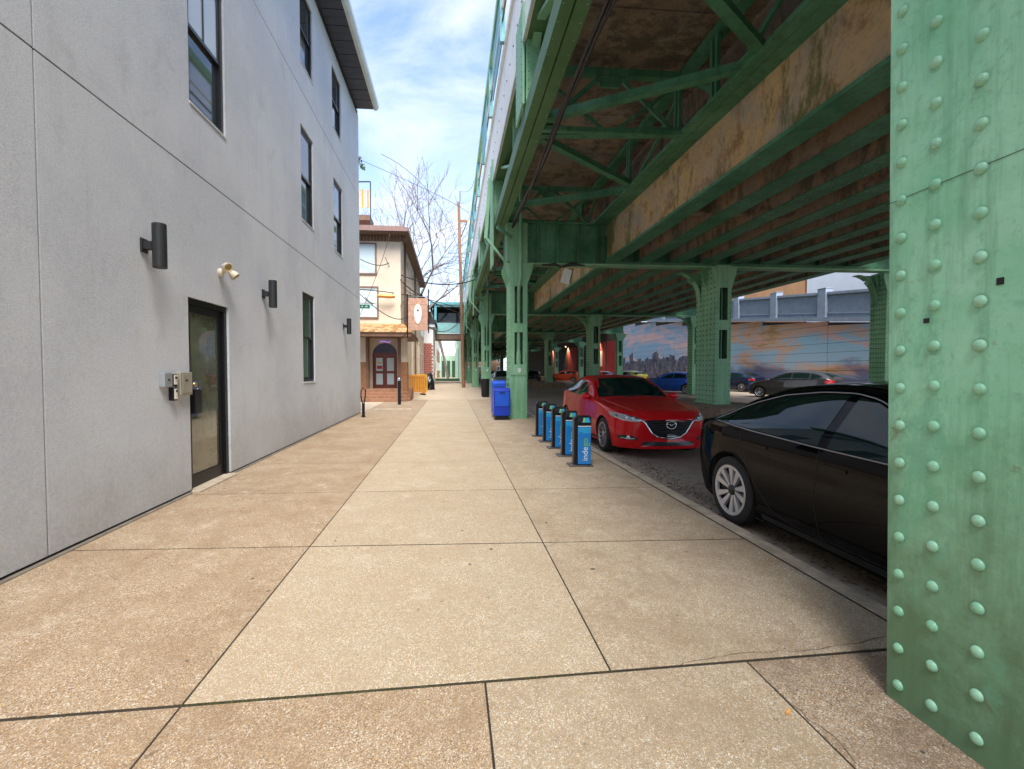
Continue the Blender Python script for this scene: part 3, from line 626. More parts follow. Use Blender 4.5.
# covered scooter
cs = MB(); n = 14; rr = []
for i, (yy, hw, zt) in enumerate(((33.6, .05, .5), (33.7, .3, .85), (34.0, .36, 1.15), (34.3, .34, 1.3), (34.7, .38, 1.0), (35.1, .36, .95), (35.4, .25, .8), (35.5, .05, .4))):
    rr.append([(-1.65+hw*math.cos(a)*(1+.12*math.sin(3*a+i)), yy+.04*math.sin(5*a+i), max(.02, zt*math.sin(a)**.7 if math.sin(a) > 0 else .02)) for a in np.linspace(0, math.pi, n)])
cs.v = [v for q in rr for v in q]; cs.f = [(i*n+k, i*n+k+1, (i+1)*n+k+1, (i+1)*n+k) for i in range(7) for k in range(n-1)]; cs.m = [0]*len(cs.f)
tag(cs.build('covered_scooter', 'paint_dark', smooth=True), 'scooter under a black cover parked past the amber barricades', 'scooter')
# ---------------------------------------------------------------- elevated railway
NB = 14; BAY = 12.6; Y1 = 1.0
ZT = 4.67      # top of the columns
XB = [4.67 + .985*k for k in range(9)]     # longitudinal girders
el = thing('elevated_railway', (1.5, 0, 4.67), 'green steel elevated railway with brown concrete girders running above the street', 'viaduct')
def rivets_line(mb, p, q, pitch, r, ax, n=5):
    p, q = Vector(p), Vector(q); m = max(1, int((q-p).length/pitch))
    for i in range(m+1): 
        c = p+(q-p)*i/m; d = Vector(ax); u = d.orthogonal().normalized(); v = d.cross(u)
        vs = [c+u*r*math.cos(2*math.pi*k/n)+v*r*math.sin(2*math.pi*k/n) for k in range(n)]+[c+d*r*.7]
        mb.add(vs, [(k, (k+1) % n, n) for k in range(n)])
bay_parts = []
def bp(o): bay_parts.append(o); return o
y0, y1 = Y1, Y1+BAY     # prototype bay: row at y0 .. next row at y1
def bb(name, mat, *a, **k): return bp(box1(name, mat, el, *a, **k))
for i, x in enumerate(XB):
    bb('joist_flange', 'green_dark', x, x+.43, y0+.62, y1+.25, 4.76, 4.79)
    bb('joist_web', 'joist_concrete' if i else 'fascia_concrete', x+(.06 if i == 0 else .10), x+.33, y0+.62, y1+.25, 4.79, 5.60 if i else 5.86)
    if i < 8:
        bb('diaphragm', 'joist_concrete', x+.33, x+.985+.10, y1-3.7, y1-3.45, 4.95, 5.5)
bb('fascia_flange', 'green_dark', XB[0]-.02, XB[0]+.06, y0+.62, y1+.25, 4.74, 4.80)
rv = MB()
for i in (2, 3, 4, 5):
    for dx in (.06, .17, .26, .37): rivets_line(rv, (XB[i]+dx, y0+2, 4.76), (XB[i]+dx, y1-2.0, 4.76), .16, .014, (0, 0, -1))
o = rv.build('flange_rivets', 'green', el, fix=False); tag(o, kind='stuff'); bp(o)
bb('deck_slab', 'joist_concrete', 4.75, 13.2, y0, y1, 5.58, 5.80)
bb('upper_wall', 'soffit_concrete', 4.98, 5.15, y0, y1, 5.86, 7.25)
# channel over the concrete fascia and longitudinal truss above it
bb('channel', 'green_dark', 4.27, 4.46, y0, y1, 5.86, 5.93); bb('channel', 'green_dark', 4.475, 4.74, y0, y1, 5.865, 5.93)
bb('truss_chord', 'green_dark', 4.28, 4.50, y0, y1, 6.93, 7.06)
vs_ = [y0+1.5, y0+3.9, y0+6.3, y0+7.55, y0+10.0]
for k, y in enumerate(vs_):
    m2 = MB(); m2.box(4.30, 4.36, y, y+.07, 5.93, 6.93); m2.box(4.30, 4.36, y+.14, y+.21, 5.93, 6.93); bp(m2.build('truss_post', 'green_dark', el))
ys2 = [y0+.4]+vs_+[y1+.4]
for k in range(len(ys2)-1):
    a, b_ = (5.95, 6.92) if k % 2 else (6.92, 5.95)
    bp(MB().beam((4.44, ys2[k], a), (4.44, ys2[k+1], b_), .05, .09).build('truss_diagonal', 'green_dark', el))
# outer bay soffit
bb('shade_bay_soffit', 'soffit_concrete', 13.3, 18.2, y0, y1, 7.25, 7.45); bb('shade_bay_fascia', 'green', 18.2, 18.3, y0, y1, 7.1, 8.6)  # unseen bay on the right, added to shade the street below
for k in range(4):
    a = y0+BAY*k/4
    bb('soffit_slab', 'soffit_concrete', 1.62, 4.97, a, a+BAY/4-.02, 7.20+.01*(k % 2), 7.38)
for yy in (y0+7.55, y0+.45, y0+3.6):
    fm = [('frame_chord', (1.52, yy, 6.98), (4.3, yy, 6.98), .14, .13), ('frame_chord', (1.66, yy-.1, 5.86), (4.3, yy-.1, 5.86), .12, .08)]
    if yy != y0+3.6:
        fm += [('frame_diagonal', (1.66, yy, 5.9), (2.75, yy, 6.9), .05, .08), ('frame_diagonal', (3.15, yy, 6.9), (4.28, yy, 5.9), .05, .08),
               ('frame_diagonal', (1.66, yy+.02, 6.9), (2.9, yy+.02, 5.9), .045, .06), ('frame_diagonal', (3.0, yy+.02, 5.9), (4.28, yy+.02, 6.85), .045, .06)]
    else: fm = fm[:1]
    for nm, p, q, a, c in fm: bp(MB().beam(p, q, a, c).build(nm, 'green_dark', el))
    if yy != y0+3.6: bp(MB().prism([(2.65, 6.92), (3.25, 6.92), (3.12, 6.72), (2.78, 6.72)], 'y', yy-.02, yy+.03).build('gusset', 'green_dark', el))
# horizontal bracing at the bottom chord level
for p, q in (((1.66, y0+3.4, 5.90), (4.62, y0+5.45, 5.90)), ((1.66, y0+7.3, 5.92), (4.62, y0+5.5, 5.92)), ((1.66, y0+7.75, 5.88), (4.5, y0+7.5, 5.88)),
             ((1.66, y0+7.9, 5.90), (4.62, y0+10.2, 5.90)), ((1.68, y0+11.7, 5.92), (4.62, y0+10.3, 5.92)), ((1.68, y0+12.7, 5.90), (4.3, y0+14.1, 5.90)), ((1.66, y0+3.2, 5.93), (4.62, y0+1.0, 5.93))):
    mb = MB(); p, q = Vector(p), Vector(q); mb.beam(p, q, .15, .03); mb.beam(p+Vector((0, .06, .06)), q+Vector((0, .06, .06)), .02, .12); mb.beam(p+Vector((0, -.06, .06)), q+Vector((0, -.06, .06)), .02, .12)
    bp(mb.build('bracing', 'green_dark' if q.y-y0 > 5.6 else 'green_dark', el))
for x, y in ((4.45, y0+5.5), (4.45, y0+10.25), (1.75, y0+3.3), (1.75, y0+7.6), (1.75, y0+12.0)):
    bb('gusset', 'green_dark', x-.28, x+.20, y-.35, y+.35, 5.935, 5.95)
# edge beam: two channels
bb('edge_beam', 'green_edge', 1.30, 1.455, y0, y1, 5.80, 6.12); bb('edge_beam', 'green_edge', 1.475, 1.66, y0, y1, 5.80, 6.12)
bb('beam_lacing', 'joint_dirt', 1.455, 1.475, y0, y1, 5.86, 6.0)
rv = MB()
for x in (1.33, 1.62): rivets_line(rv, (x, y0, 5.80), (x, y1, 5.80), .3, .012, (0, 0, -1))
o = rv.build('beam_rivets', 'green', el, fix=False); tag(o, kind='stuff'); bp(o)
# outer fascia girder, its flange, posts
bb('fascia_plate', 'cream_steel', 1.28, 1.31, y0, y1, 7.20, 9.0)
bb('fascia_bottom_flange', 'green_edge', 1.31, 1.62, y0, y1, 7.20, 7.24); bb('fascia_top_flange', 'cream_steel', 1.22, 1.30, y0, y1, 8.95, 9.05)
bb('fascia_edge', 'gutter_white', 1.24, 1.285, y0, y1, 7.17, 7.24)
rv = MB()
rivets_line(rv, (1.28, y0, 8.1), (1.28, y1, 8.1), .55, .028, (-1, 0, 0))
o = rv.build('plate_rivets', 'joint_dirt', el, fix=False); tag(o, kind='stuff'); bp(o)
for yy in (y0+7.15, y0+.55):
    top = 7.85
    bb('fascia_post', 'green', 1.24, 1.278, yy-.02, yy+.82, 6.12 if yy > y0+1 else 4.67, top); bb('fascia_post', 'green', 1.30, 1.55, yy-.06, yy-.02, 5.90, 7.2)
    rv = MB()
    for dy in (.1, .7): rivets_line(rv, (1.24, yy+dy, 6.2), (1.24, yy+dy, top-.06), .13, .017, (-1, 0, 0))
    for dx in (1.34, 1.50): rivets_line(rv, (dx, yy-.06, 6.2), (dx, yy-.06, 7.1), .13, .014, (0, -1, 0))
    o = rv.build('post_rivets', 'green_dark', el, fix=False); tag(o, kind='stuff'); bp(o)
    bp(MB().prism([(yy+1.15, 7.2), (yy+.8, 7.2), (yy+.8, 6.9)], 'x', 1.40, 1.44).build('gusset', 'cream_steel', el))
for k, (a, b_) in enumerate(((1.0, 3.8), (6.6, 3.8), (9.2, 12.2), (6.9, 9.2), (3.9, 3.9), (9.6, 9.6))):
    z0, z1 = (5.98, 7.2)
    bp(MB().beam((1.47, y0+a, z1 if k != 2 else z0), (1.47, y0+b_, z0 if k != 2 else z1), .06, .14, (1, 0, 0)).build('side_truss_member', 'green', el))
# upper windscreen / railing
bb('top_rail', 'green', 1.12, 1.26, y0, y1, 10.42, 10.66); bb('mid_rail', 'cream_steel', 1.16, 1.20, y0, y1, 9.75, 9.80); bb('mid_rail', 'brown_wood', 1.16, 1.20, y0, y1, 9.45, 9.50)
for k in range(4): bb('rail_post', 'teal', 1.12, 1.24, y0+.3+k*3.15, y0+.42+k*3.15, 9.0, 10.42)
bb('windscreen_panel', 'teal', 1.155, 1.165, y0+1.7, y0+3.45, 9.05, 10.42)
bb('windscreen_panel', 'teal', 1.165, 1.19, y0+9.9, y0+12.2, 9.05, 10.42)
# girder across the street at the row
cgp = []
yr = y1+.30
bp(MB().box(1.78, 4.7, yr, yr+.03, 4.70, 5.86).build('cross_girder_web', 'green_dark', el))
bb('cross_girder_flange', 'green', 1.6, 14.4, yr-.16, yr+.19, 4.62, 4.67)
bb('cross_girder_flange', 'green_dark', 1.7, 4.7, yr-.14, yr+.17, 5.86, 5.90)
bb('cross_girder_web', 'green_dark', 4.7, 14.9, yr+.05, yr+.10, 4.67, 5.58)
bb('cross_girder_angle', 'green_dark', 4.7, 14.9, yr-.10, yr+.05, 4.67, 4.76)
for x in np.arange(2.55, 4.5, .62): bb('stiffener', 'green_dark', x, x+.05, yr-.10, yr, 4.67, 5.86)
rv = MB()
for x in (2.3, 2.42): rivets_line(rv, (x, yr, 4.75), (x, yr, 5.8), .13, .014, (0, -1, 0))
rivets_line(rv, (1.7, yr-.16, 4.645), (14.3, yr-.16, 4.645), .14, .014, (0, -1, 0))
o = rv.build('girder_rivets', 'green', el, fix=False); tag(o, kind='stuff'); bp(o)
# outer bracket at the row
yb = y1+.35
bp(MB().beam((1.72, yb, 4.60), (1.02, yb, 5.45), .06, .08, (0, 1, 0)).build('knee_strut', 'green', el))
bp(MB().beam((1.02, yb, 5.40), (1.15, yb, 7.2), .10, .10, (0, 1, 0)).build('bracket_post', 'green', el))
bb('column_top_panel', 'green', 1.66, 2.24, y1+.02, y1+.05, 4.67, 5.80); bb('column_top_panel', 'green', 1.62, 1.66, y1+.0, y1+.88, 4.67, 5.80)
bp(MB().beam((1.3, y1-.2, 5.6), (1.75, y1-.2, 5.3), .05, .1).build('gusset', 'green_dark', el))
# copies of the bay
proto = list(bay_parts)
for k in list(range(1, NB))+[-1]:
    for o in proto:
        if k > 3 and o.name.split('.')[0] in ('flange_rivets', 'beam_rivets', 'post_rivets', 'plate_rivets', 'girder_rivets', 'gusset'): continue
        c = o.copy(); col.objects.link(c); c.parent = el; c.location.y += k*BAY
for k in range(NB+1): pass
box1('shade_deck', 'soffit_concrete', el, 13.3, 21.4, 62, 177, 7.0, 7.2)  # unseen deck added to keep daylight off the far right side
# ---------------------------------------------------------------- columns
def col_parts(root, x0, x1, ya, yb, base=0, mat='green', outer=True, first=None, rivets=True):
    w_ = x1-x0; fl_ = .135 if outer else .12
    for x in ((x0, x0+.028), (x1-.028, x1)):
        box1('side_plate', mat, root, x[0], x[1], ya, yb, base, ZT, bevel=.003)
    for yy in (ya, yb-.022):
        for x in ((x0+.029, x0+fl_), (x1-fl_, x1-.029)): box1('flange_angle', mat, root, x[0], x[1], yy, yy+.022, base, ZT)
    if outer: segs = [(0, 1.56), (2.57, 2.84), (3.93, ZT)]
    else: segs = [(base, 1.80), (2.69, 2.99), (3.99, ZT)]
    for a, b_ in segs:
        for yy in (ya+.0225, yb-.045): box1('batten', mat, root, x0+fl_-.03, x1-fl_+.03, yy-.028 if yy < (ya+yb)/2 else yy+.03, yy+.0, a, b_)
    if outer:
        box1('batten', mat, root, x0+.02, x1-.02, ya-.03, ya-.001, 1.30, 1.62)
    box1('web', 'green_dark', root, (x0+x1)/2-.02, (x0+x1)/2+.02, ya+.1, yb-.1, base, ZT)
    # capital
    cpx = .16 if outer else .14
    for yy in (ya-.02, yb):
        MB().prism([(x0+.0, 3.98), (x1, 3.98), (x1+.0, 4.0), (x1+cpx, 4.45), (x1+cpx, 4.615), (x0-cpx, 4.615), (x0-cpx, 4.45), (x0, 4.0)], 'y', yy, yy+.02).build('capital', mat, root)
    for s_, xx in ((-1, x0), (1, x1)):
        MB().prism([(xx, 4.0), (xx+s_*cpx, 4.45), (xx+s_*cpx, 4.615), (xx, 4.615)], 'y', (ya+yb)/2-.02, (ya+yb)/2+.02).build('capital_rib', mat, root)
    if rivets: box1('base_plate', mat, root, x0-.03, x1+.03, ya-.03, yb+.03, base, base+.018)
    if rivets:
        rv = MB()
        for z in np.arange(base+.1, 3.95, .16):
            for dx in (.06,): 
                for x in (x0+dx, x1-dx): rv.dome((x, ya, z), .016, .011, (0, -1, 0), 5)
        for yy in np.linspace(ya+.07, yb-.07, 4 if outer else 6):
            for z in np.arange(base+.1, 4.5, .16): rv.dome((x0, yy, z), .026, .02, (-1, 0, 0), 6)
        tag(rv.build('rivets', 'green_edge' if not outer else mat, root, fix=False), kind='stuff')  # inner rivets get a darker green: their shading is put into the colour
cl_labs = {1: 'green riveted column with a drainpipe beside the blue newspaper boxes', 2: 'green riveted kerb column with the dark litter bin in front'}
nearc = thing('steel_column', (2.2, 1.4, 0), 'huge pale green riveted steel column close by at the right edge', 'column', 'green steel columns along the kerb')
col_parts(nearc, 1.93, 2.47, 1.0, 1.88, 0, 'green_near', True, rivets=False)
rme = None
for yc, zo, n_ in ((1.825, .09, 28), (1.685, .10, 28), (1.525, .09, 28), (1.30, .09, 28), (1.17, .09, 28), (1.05, .09, 28)):
    for k in range(n_):
        z = zo+.1615*k
        if rme is None:
            o = MB().dome((1.93, yc, z), .0225, .016, (-1, 0, 0), 12).build('rivet', 'rivet_green', nearc, smooth=True)
            o2o = o; rme = o.data; rz0 = (yc, z)
        else:
            o = bpy.data.objects.new('rivet', rme); col.objects.link(o); o.parent = nearc; o.location = (0, yc-rz0[0], z-rz0[1]); o.scale = (1, 1, 1)
            # keep each head a touch different
# the plate seam and two scraps of black tape
MB().beam((1.929, 1.90, 2.195), (1.929, 1.0, 2.20), .0025, .0014).build('plate_seam', 'joint_dirt', nearc)
plain('tape_black', (.012, .012, .012), .5, 0, 0)
box1('tape', 'tape_black', nearc, 1.9285, 1.9295, 1.705, 1.728, 1.648, 1.668); box1('tape', 'tape_black', nearc, 1.9285, 1.9295, 1.452, 1.475, 1.752, 1.778)
# grime line round the base
nearc.rotation_euler = (-.022, 0, 0); nearc.location.y -= .022
ords = {2: 'third', 3: 'fourth', 4: 'fifth', 5: 'sixth', 6: 'seventh', 7: 'eighth', 8: 'ninth', 9: 'tenth', 10: 'eleventh', 11: 'twelfth', 12: 'thirteenth', 13: 'fourteenth'}
c1 = thing('steel_column', (1.98, Y1+BAY, 0), cl_labs[1], 'column', 'green steel columns along the kerb')
col_parts(c1, 1.72, 2.24, Y1+BAY, Y1+BAY+.88)
pp = MB(); yy = Y1+BAY-.07
pp.tube([(2.02, yy, 6.9), (2.02, yy, 4.15), (1.99, yy, 4.02), (1.985, yy+.08, 3.9), (1.985, yy+.14, 3.8), (1.985, yy+.14, 1.75)], .055, 10)
pp.build('drainpipe', 'green', c1, smooth=40)
MB().tube([(1.985, yy+.14, 2.0), (1.985, yy+.14, 1.62)], .075, 10).build('pipe_joint', 'green', c1, smooth=40)
plain('sticker_white', (.7, .72, .7), .6, 0, .2, 30)
MB().prism([(1.95, 1.50), (2.05, 1.50), (2.04, 1.40), (2.0, 1.35), (1.96, 1.40)], 'y', Y1+BAY-.032, Y1+BAY-.030).build('sticker', 'sticker_white', c1)
for k in range(2, NB):
    lab = cl_labs.get(k, ords[k]+' green column in the kerbside row, counting the one with rivets at the right edge as the first')
    c_ = copy_tree(c1, None, (0, BAY*(k-1), 0)); c_['label'] = lab; c_['category'] = 'column'
# interior columns on concrete plinths
plain('plinth', (.27, .19, .13), .9, 0, .3, 4, bmp=.3)
def knee(root, xf, s_, y, r=.62, zt=4.60, mat='green'):
    pts = [(xf+s_*(r-r*math.cos(a))*1.0, zt-r*1.25+r*1.25*math.sin(a)) for a in np.linspace(0, math.pi/2, 9)]
    inner = [(xf, zt-r*1.25-.05)]+[(a, b_) for a, b_ in pts]+[(xf+s_*r, zt), (xf, zt)]
    MB().prism(inner, 'y', y-.02, y+.02).build('knee_bracket', mat, root)
    fl_ = MB()
    for a, b_ in zip(pts[:-1], pts[1:]): fl_.beam((a[0], y, a[1]), (b_[0], y, b_[1]), .24, .03, (-s_*.7, 0, -.7))
    fl_.build('knee_flange', mat, root)
def inner_column(x, y, lab, base, dp=1.15, kn=True):
    r_ = thing('steel_column', (x+.25, y, base), lab, 'column', 'green steel columns under the deck')
    col_parts(r_, x, x+.50, y, y+dp, base, 'green', False)
    if kn:
        for s_, xx in ((-1, x), (1, x+.5)): knee(r_, xx, s_, y+dp-.16, .72)
    return r_
mid_labs = ['nearest inner green column on a brown plinth between the red car and the wall', 'second inner green column behind the red car roof', 'third inner green column, further back in the middle of the street', 'fourth inner green column far under the deck', 'fifth inner green column far under the deck', 'sixth inner green column far under the deck']
for k in range(6):
    inner_column(8.1, Y1+BAY*(k+1), mid_labs[k], .38)
for k, (x, y) in enumerate(((14.18, 14.0), (14.25, 26.3), (14.3, 38.9), (14.5, 51.5), (14.5, 64))):
    inner_column(x, y, ['right hand green column next to the black parked cars', 'slim green column left of the blue mural skyline', 'slim green column between the red panel and the dark skyline mural', 'far right row green column near the red panels', 'farthest right row green column'][k], .0, .6)
for k in range(0, 6):
    yk = Y1+BAY*(k+1)
    tag(MB().prism([(7.45, yk-1.4), (9.2, yk-1.4), (9.45, yk-1.0), (9.45, yk+2.5), (9.2, yk+2.9), (7.45, yk+2.9), (7.2, yk+2.5), (7.2, yk-1.0)], 'z', -.2, .38).build('plinth', 'plinth', None, bevel=.02),
        ['low brown concrete plinth hidden behind the black car', 'low brown concrete plinth under the nearest inner column', 'low brown plinth under the second inner column', 'low plinth under the third inner column', 'low plinth under the fourth inner column', 'low plinth under the fifth inner column', 'low plinth under the sixth inner column'][k+1], 'plinth', 'plinths under the inner columns')
# black cable bundle along the edge beam
cbm = MB(); plain('cable', (.02, .018, .02), .5, 0, .2, 30)
for q in range(4):
    pts = [(1.80+.03*math.sin(q*1.7+y*.9), y, 5.70+.03*math.cos(q*2.1+y*1.1)-.10*math.sin(math.pi*((y-1) % 6.3)/6.3)) for y in np.arange(-6, 100, .8)]
    cbm.tube(pts, .016 if q else .03, 5)
tag(cbm.build('cable_bundle', 'cable', smooth=True), 'sagging bundle of black cables strung along under the green edge beam', 'cables')
# small sign and bird-like lamp fitting hanging from the cross girder
lf = thing('hanging_notice', (3.4, 13.2, 4.3), 'little tilted white notice under a black fitting hanging below the cross girder', 'notice')
MB().tube([(2.6, 13.3, 4.5), (3.0, 13.3, 4.52), (3.2, 13.3, 4.46), (3.5, 13.3, 4.55), (3.9, 13.3, 4.50)], [.02, .05, .03, .06, .015], 6).build('fitting', 'cable', lf)
n_ = MB(); n_.beam((3.28, 13.3, 3.98), (3.40, 13.3, 4.38), .02, .26, (1, 0, 0)); n_.build('board', 'sticker_white', lf)
MB().beam((3.44, 13.29, 4.02), (3.54, 13.29, 4.42), .02, .03, (1, 0, 0)).build('bracket', 'cable', lf)
# ---------------------------------------------------------------- cars
def pchip(xk, yk, x):
    xk, yk = np.asarray(xk, float), np.asarray(yk, float); h = np.diff(xk); d = np.diff(yk)/h
    m = np.zeros(len(xk)); m[0] = d[0]; m[-1] = d[-1]
    for i in range(1, len(xk)-1):
        if d[i-1]*d[i] > 0:
            w1 = 2*h[i]+h[i-1]; w2 = h[i]+2*h[i-1]; m[i] = (w1+w2)/(w1/d[i-1]+w2/d[i])
    x = np.clip(x, xk[0], xk[-1]); k = np.clip(np.searchsorted(xk, x)-1, 0, len(h)-1); t = (x-xk[k])/h[k]
    return (2*t**3-3*t**2+1)*yk[k]+(t**3-2*t**2+t)*h[k]*m[k]+(-2*t**3+3*t**2)*yk[k+1]+(t**3-t**2)*h[k]*m[k+1]
def car_surface(S):
    """loft -> (verts, faces); rows along s, columns from underside centre round to the roof centre on +y and mirrored"""
    st = S['s']; n = 84; ss = np.concatenate([np.linspace(0, .3, 12)[:-1], np.linspace(.3, S['L']-.3, n-22), np.linspace(S['L']-.3, S['L'], 12)[1:]])
    g = lambda k, x: pchip(st, S[k], x)
    rows = []
    for s in ss:
        A = (g('Ay', s), g('Az', s)); B = (g('By', s), g('Bz', s)); C = (g('Cy', s), g('Cz', s)); D = (g('Dy', s), g('Dz', s)); E = g('Ez', s)
        zb = A[1]-.035
        key = [(0, zb), (A[0]*.55, zb), (A[0]-.04, zb), A, ((A[0]*.35+B[0]*.65), (A[1]*.6+B[1]*.4)), B, ((B[0]+C[0])/2+.006, (B[1]+C[1])/2), C, ((C[0]*.52+D[0]*.48)+.012, (C[1]*.5+D[1]*.5)), D, (D[0]*.62, D[1]*.30+E*.70), (0, E)]
        P_ = [np.array(k) for k in key]; P_ = [2*P_[0]-P_[1]]+P_+[np.array((-P_[-2][0], P_[-2][1]))]
        pts = []
        for i in range(1, len(P_)-2):
            p0, p1, p2, p3 = P_[i-1:i+3]
            for t in np.linspace(0, 1, 5)[:-1]:
                pts.append(.5*((2*p1)+(-p0+p2)*t+(2*p0-5*p1+4*p2-p3)*t*t+(-p0+3*p1-3*p2+p3)*t**3))
        pts.append(P_[-2])
        L_ = S['L']; row = []
        for y, z in pts:
            f = max(0, 1-s/1.3)**1.5*S.get('kf', .34); r_ = max(0, 1-(L_-s)/1.1)**1.5*S.get('kr', .26)
            q = min(1, abs(y)/.92)
            zz = max(0, (z-.5))
            row.append((s+f*q**2.3-r_*q**2.4+S.get('rake', .10)*max(0, 1-s/.6)*(zz*2)**1.5*.8+.05*max(0, 1-s/.4)*max(0, .35-z)*3, y, z))
        rows.append(row+[(a, -b_, c_) for a, b_, c_ in row[-2:0:-1]])
    nc = len(rows[0]); vs = [v for r_ in rows for v in r_]
    fs = [(i*nc+k, i*nc+(k+1) % nc, (i+1)*nc+(k+1) % nc, (i+1)*nc+k) for i in range(len(rows)-1) for k in range(nc)]
    c0 = len(vs); f0 = np.mean(rows[0], 0); f1 = np.mean(rows[-1], 0); 
    # rounded end caps
    for rr, base, sg in ((rows[0], 0, -1), (rows[-1], (len(rows)-1)*nc, 1)):
        cen = np.mean(rr, 0); rings = [[base+k for k in range(nc)]]
        for sc_, dx in ((.86, .028), (.6, .05), (.3, .058)):
            o = len(vs); vs += [(cen[0]+(p[0]-cen[0])*sc_+sg*dx, cen[1]+(p[1]-cen[1])*sc_, cen[2]+(p[2]-cen[2])*sc_) for p in rr]; rings.append([o+k for k in range(nc)])
        o = len(vs); vs.append((cen[0]+sg*.06, cen[1], cen[2]))
        for a, b_ in zip(rings[:-1], rings[1:]): fs += [(a[k], a[(k+1) % nc], b_[(k+1) % nc], b_[k]) for k in range(nc)]
        fs += [(rings[-1][k], rings[-1][(k+1) % nc], o) for k in range(nc)]
    return vs, fs
class Patcher:
    def __init__(s, vs, fs, root): s.bvh = BVHTree.FromPolygons([Vector(v) for v in vs], fs); s.root = root
    def hit(s, ax, u, v):
        o, d = {'l': ((u, 3, v), (0, -1, 0)), 'r': ((u, -3, v), (0, 1, 0)), 'f': ((-3, u, v), (1, 0, 0)), 'b': ((9, u, v), (-1, 0, 0)), 't': ((u, v, 4), (0, 0, -1))}[ax]
        h, nrm, _, _ = s.bvh.ray_cast(Vector(o), Vector(d))
        if h is None: return None, None
        if nrm.dot(Vector(d)) > 0: nrm = -nrm
        return h, nrm
    def patch(s, name, mat, ax, keys, off=.004, nu=18, nv=7, parent=None, skirt=.012):
        ks = sorted(keys); uu = np.linspace(ks[0][0], ks[-1][0], nu)
        uk = [k[0] for k in ks]; lo = np.interp(uu, uk, [k[1] for k in ks]); hi = np.interp(uu, uk, [k[2] for k in ks])
        P_, ok = [], True; g = []
        for i, u in enumerate(uu):
            for t in np.linspace(0, 1, nv):
                h, nrm = s.hit(ax, u, lo[i]+(hi[i]-lo[i])*t)
                g.append(None if h is None else (h+nrm*off, h-nrm*skirt))
        mb = MB(); idx = {}
        for i, q in enumerate(g):
            if q: idx[i] = len(mb.v); mb.v += [tuple(q[0])]
        top = dict(idx)
        for i in range(nu-1):
            for k in range(nv-1):
                c_ = [i*nv+k, (i+1)*nv+k, (i+1)*nv+k+1, i*nv+k+1]
                if all(x in top for x in c_): mb.f.append(tuple(top[x] for x in c_)); mb.m.append(0)
        per = [i*nv for i in range(nu)]+[(nu-1)*nv+k for k in range(1, nv)]+[i*nv+nv-1 for i in range(nu-2, -1, -1)]+[k for k in range(nv-2, 0, -1)]
        if all(x in top for x in per):
            o = len(mb.v); mb.v += [tuple(g[x][1]) for x in per]; n = len(per)
            for a in range(n): mb.f.append((top[per[a]], top[per[(a+1) % n]], o+(a+1) % n, o+a)); mb.m.append(0)
        return mb.build(name, mat, parent or s.root, smooth=50)
    def line(s, name, mat, ax, pts, r=.004, off=0, n=40, parent=None):
        pts = np.array(pts, float); L_ = np.concatenate([[0], np.cumsum(np.hypot(*np.diff(pts, axis=0).T))]); t = np.linspace(0, L_[-1], n)
        out_ = []
        for u, v in zip(np.interp(t, L_, pts[:, 0]), np.interp(t, L_, pts[:, 1])):
            h, nrm = s.hit(ax, u, v)
            if h is not None: out_.append(h+nrm*off)
        return MB().tube(out_, r, 5).build(name, mat, parent or s.root, smooth=True)
def wheel(root, x, y, s_, r, rw=.215, spokes=10, style='thin', rim_mat='silver'):
    """s_ = +1/-1: which way the outer face looks along y"""
    ctr = (x, y, r); q = lambda prof: [(a, y+s_*h) for a, h in prof]
    ri = r*.735
    hub = MB().lathe(q([(0, -.05), (ri*.93, -.05), (ri*.96, -.16), (ri*.96, -.2)]), (x, 0, r), 'y', 24).build('wheel', 'rubber', root)
    MB().lathe(q([(ri-.006, -.012), (ri+.02, .0), (r-.03, -.004), (r-.006, -.02), (r, -.05), (r, -rw+.05), (r-.02, -rw), (ri, -rw)]), (x, 0, r), 'y', 36).build('tyre', 'rubber', hub, smooth=40)
    rm = MB(); rm.lathe(q([(ri-.03, -.03), (ri-.026, -.008), (ri, -.004), (ri+.006, -.014), (ri, -.05)]), (x, 0, r), 'y', 40)
    (MB().lathe(q([(0, -.008), (.028, -.008), (.05, -.02), (.06, -.045)]), (x, 0, r), 'y', 16).build('hub_cap', 'black_frame' if style == 'blade' else rim_mat, hub, smooth=True))
    for k in range(spokes):
        a = 2*math.pi*k/spokes+.2+(.045*(-1)**k if style == 'blade' else 0); da = (.135 if style == 'blade' else .075); sk = .10 if style == 'blade' else 0
        pl = [(.045, a-.25), (.045, a+.25), (ri-.015, a+da+sk), (ri-.015, a-da+sk)]
        v4 = [(x+rr*math.cos(an), rr*math.sin(an)+r) for rr, an in pl]
        dz = [-.03, -.03, -.008, -.008]
        rm.add([(v[0], y+s_*d, v[1]) for v, d in zip(v4, dz)]+[(v[0], y+s_*(d-.03), v[1]) for v, d in zip(v4, dz)], [(0,1,2,3),(7,6,5,4),(0,4,5,1),(1,5,6,2),(2,6,7,3),(3,7,4,0)])
    rm.build('rim', rim_mat, hub, smooth=35)
    return hub
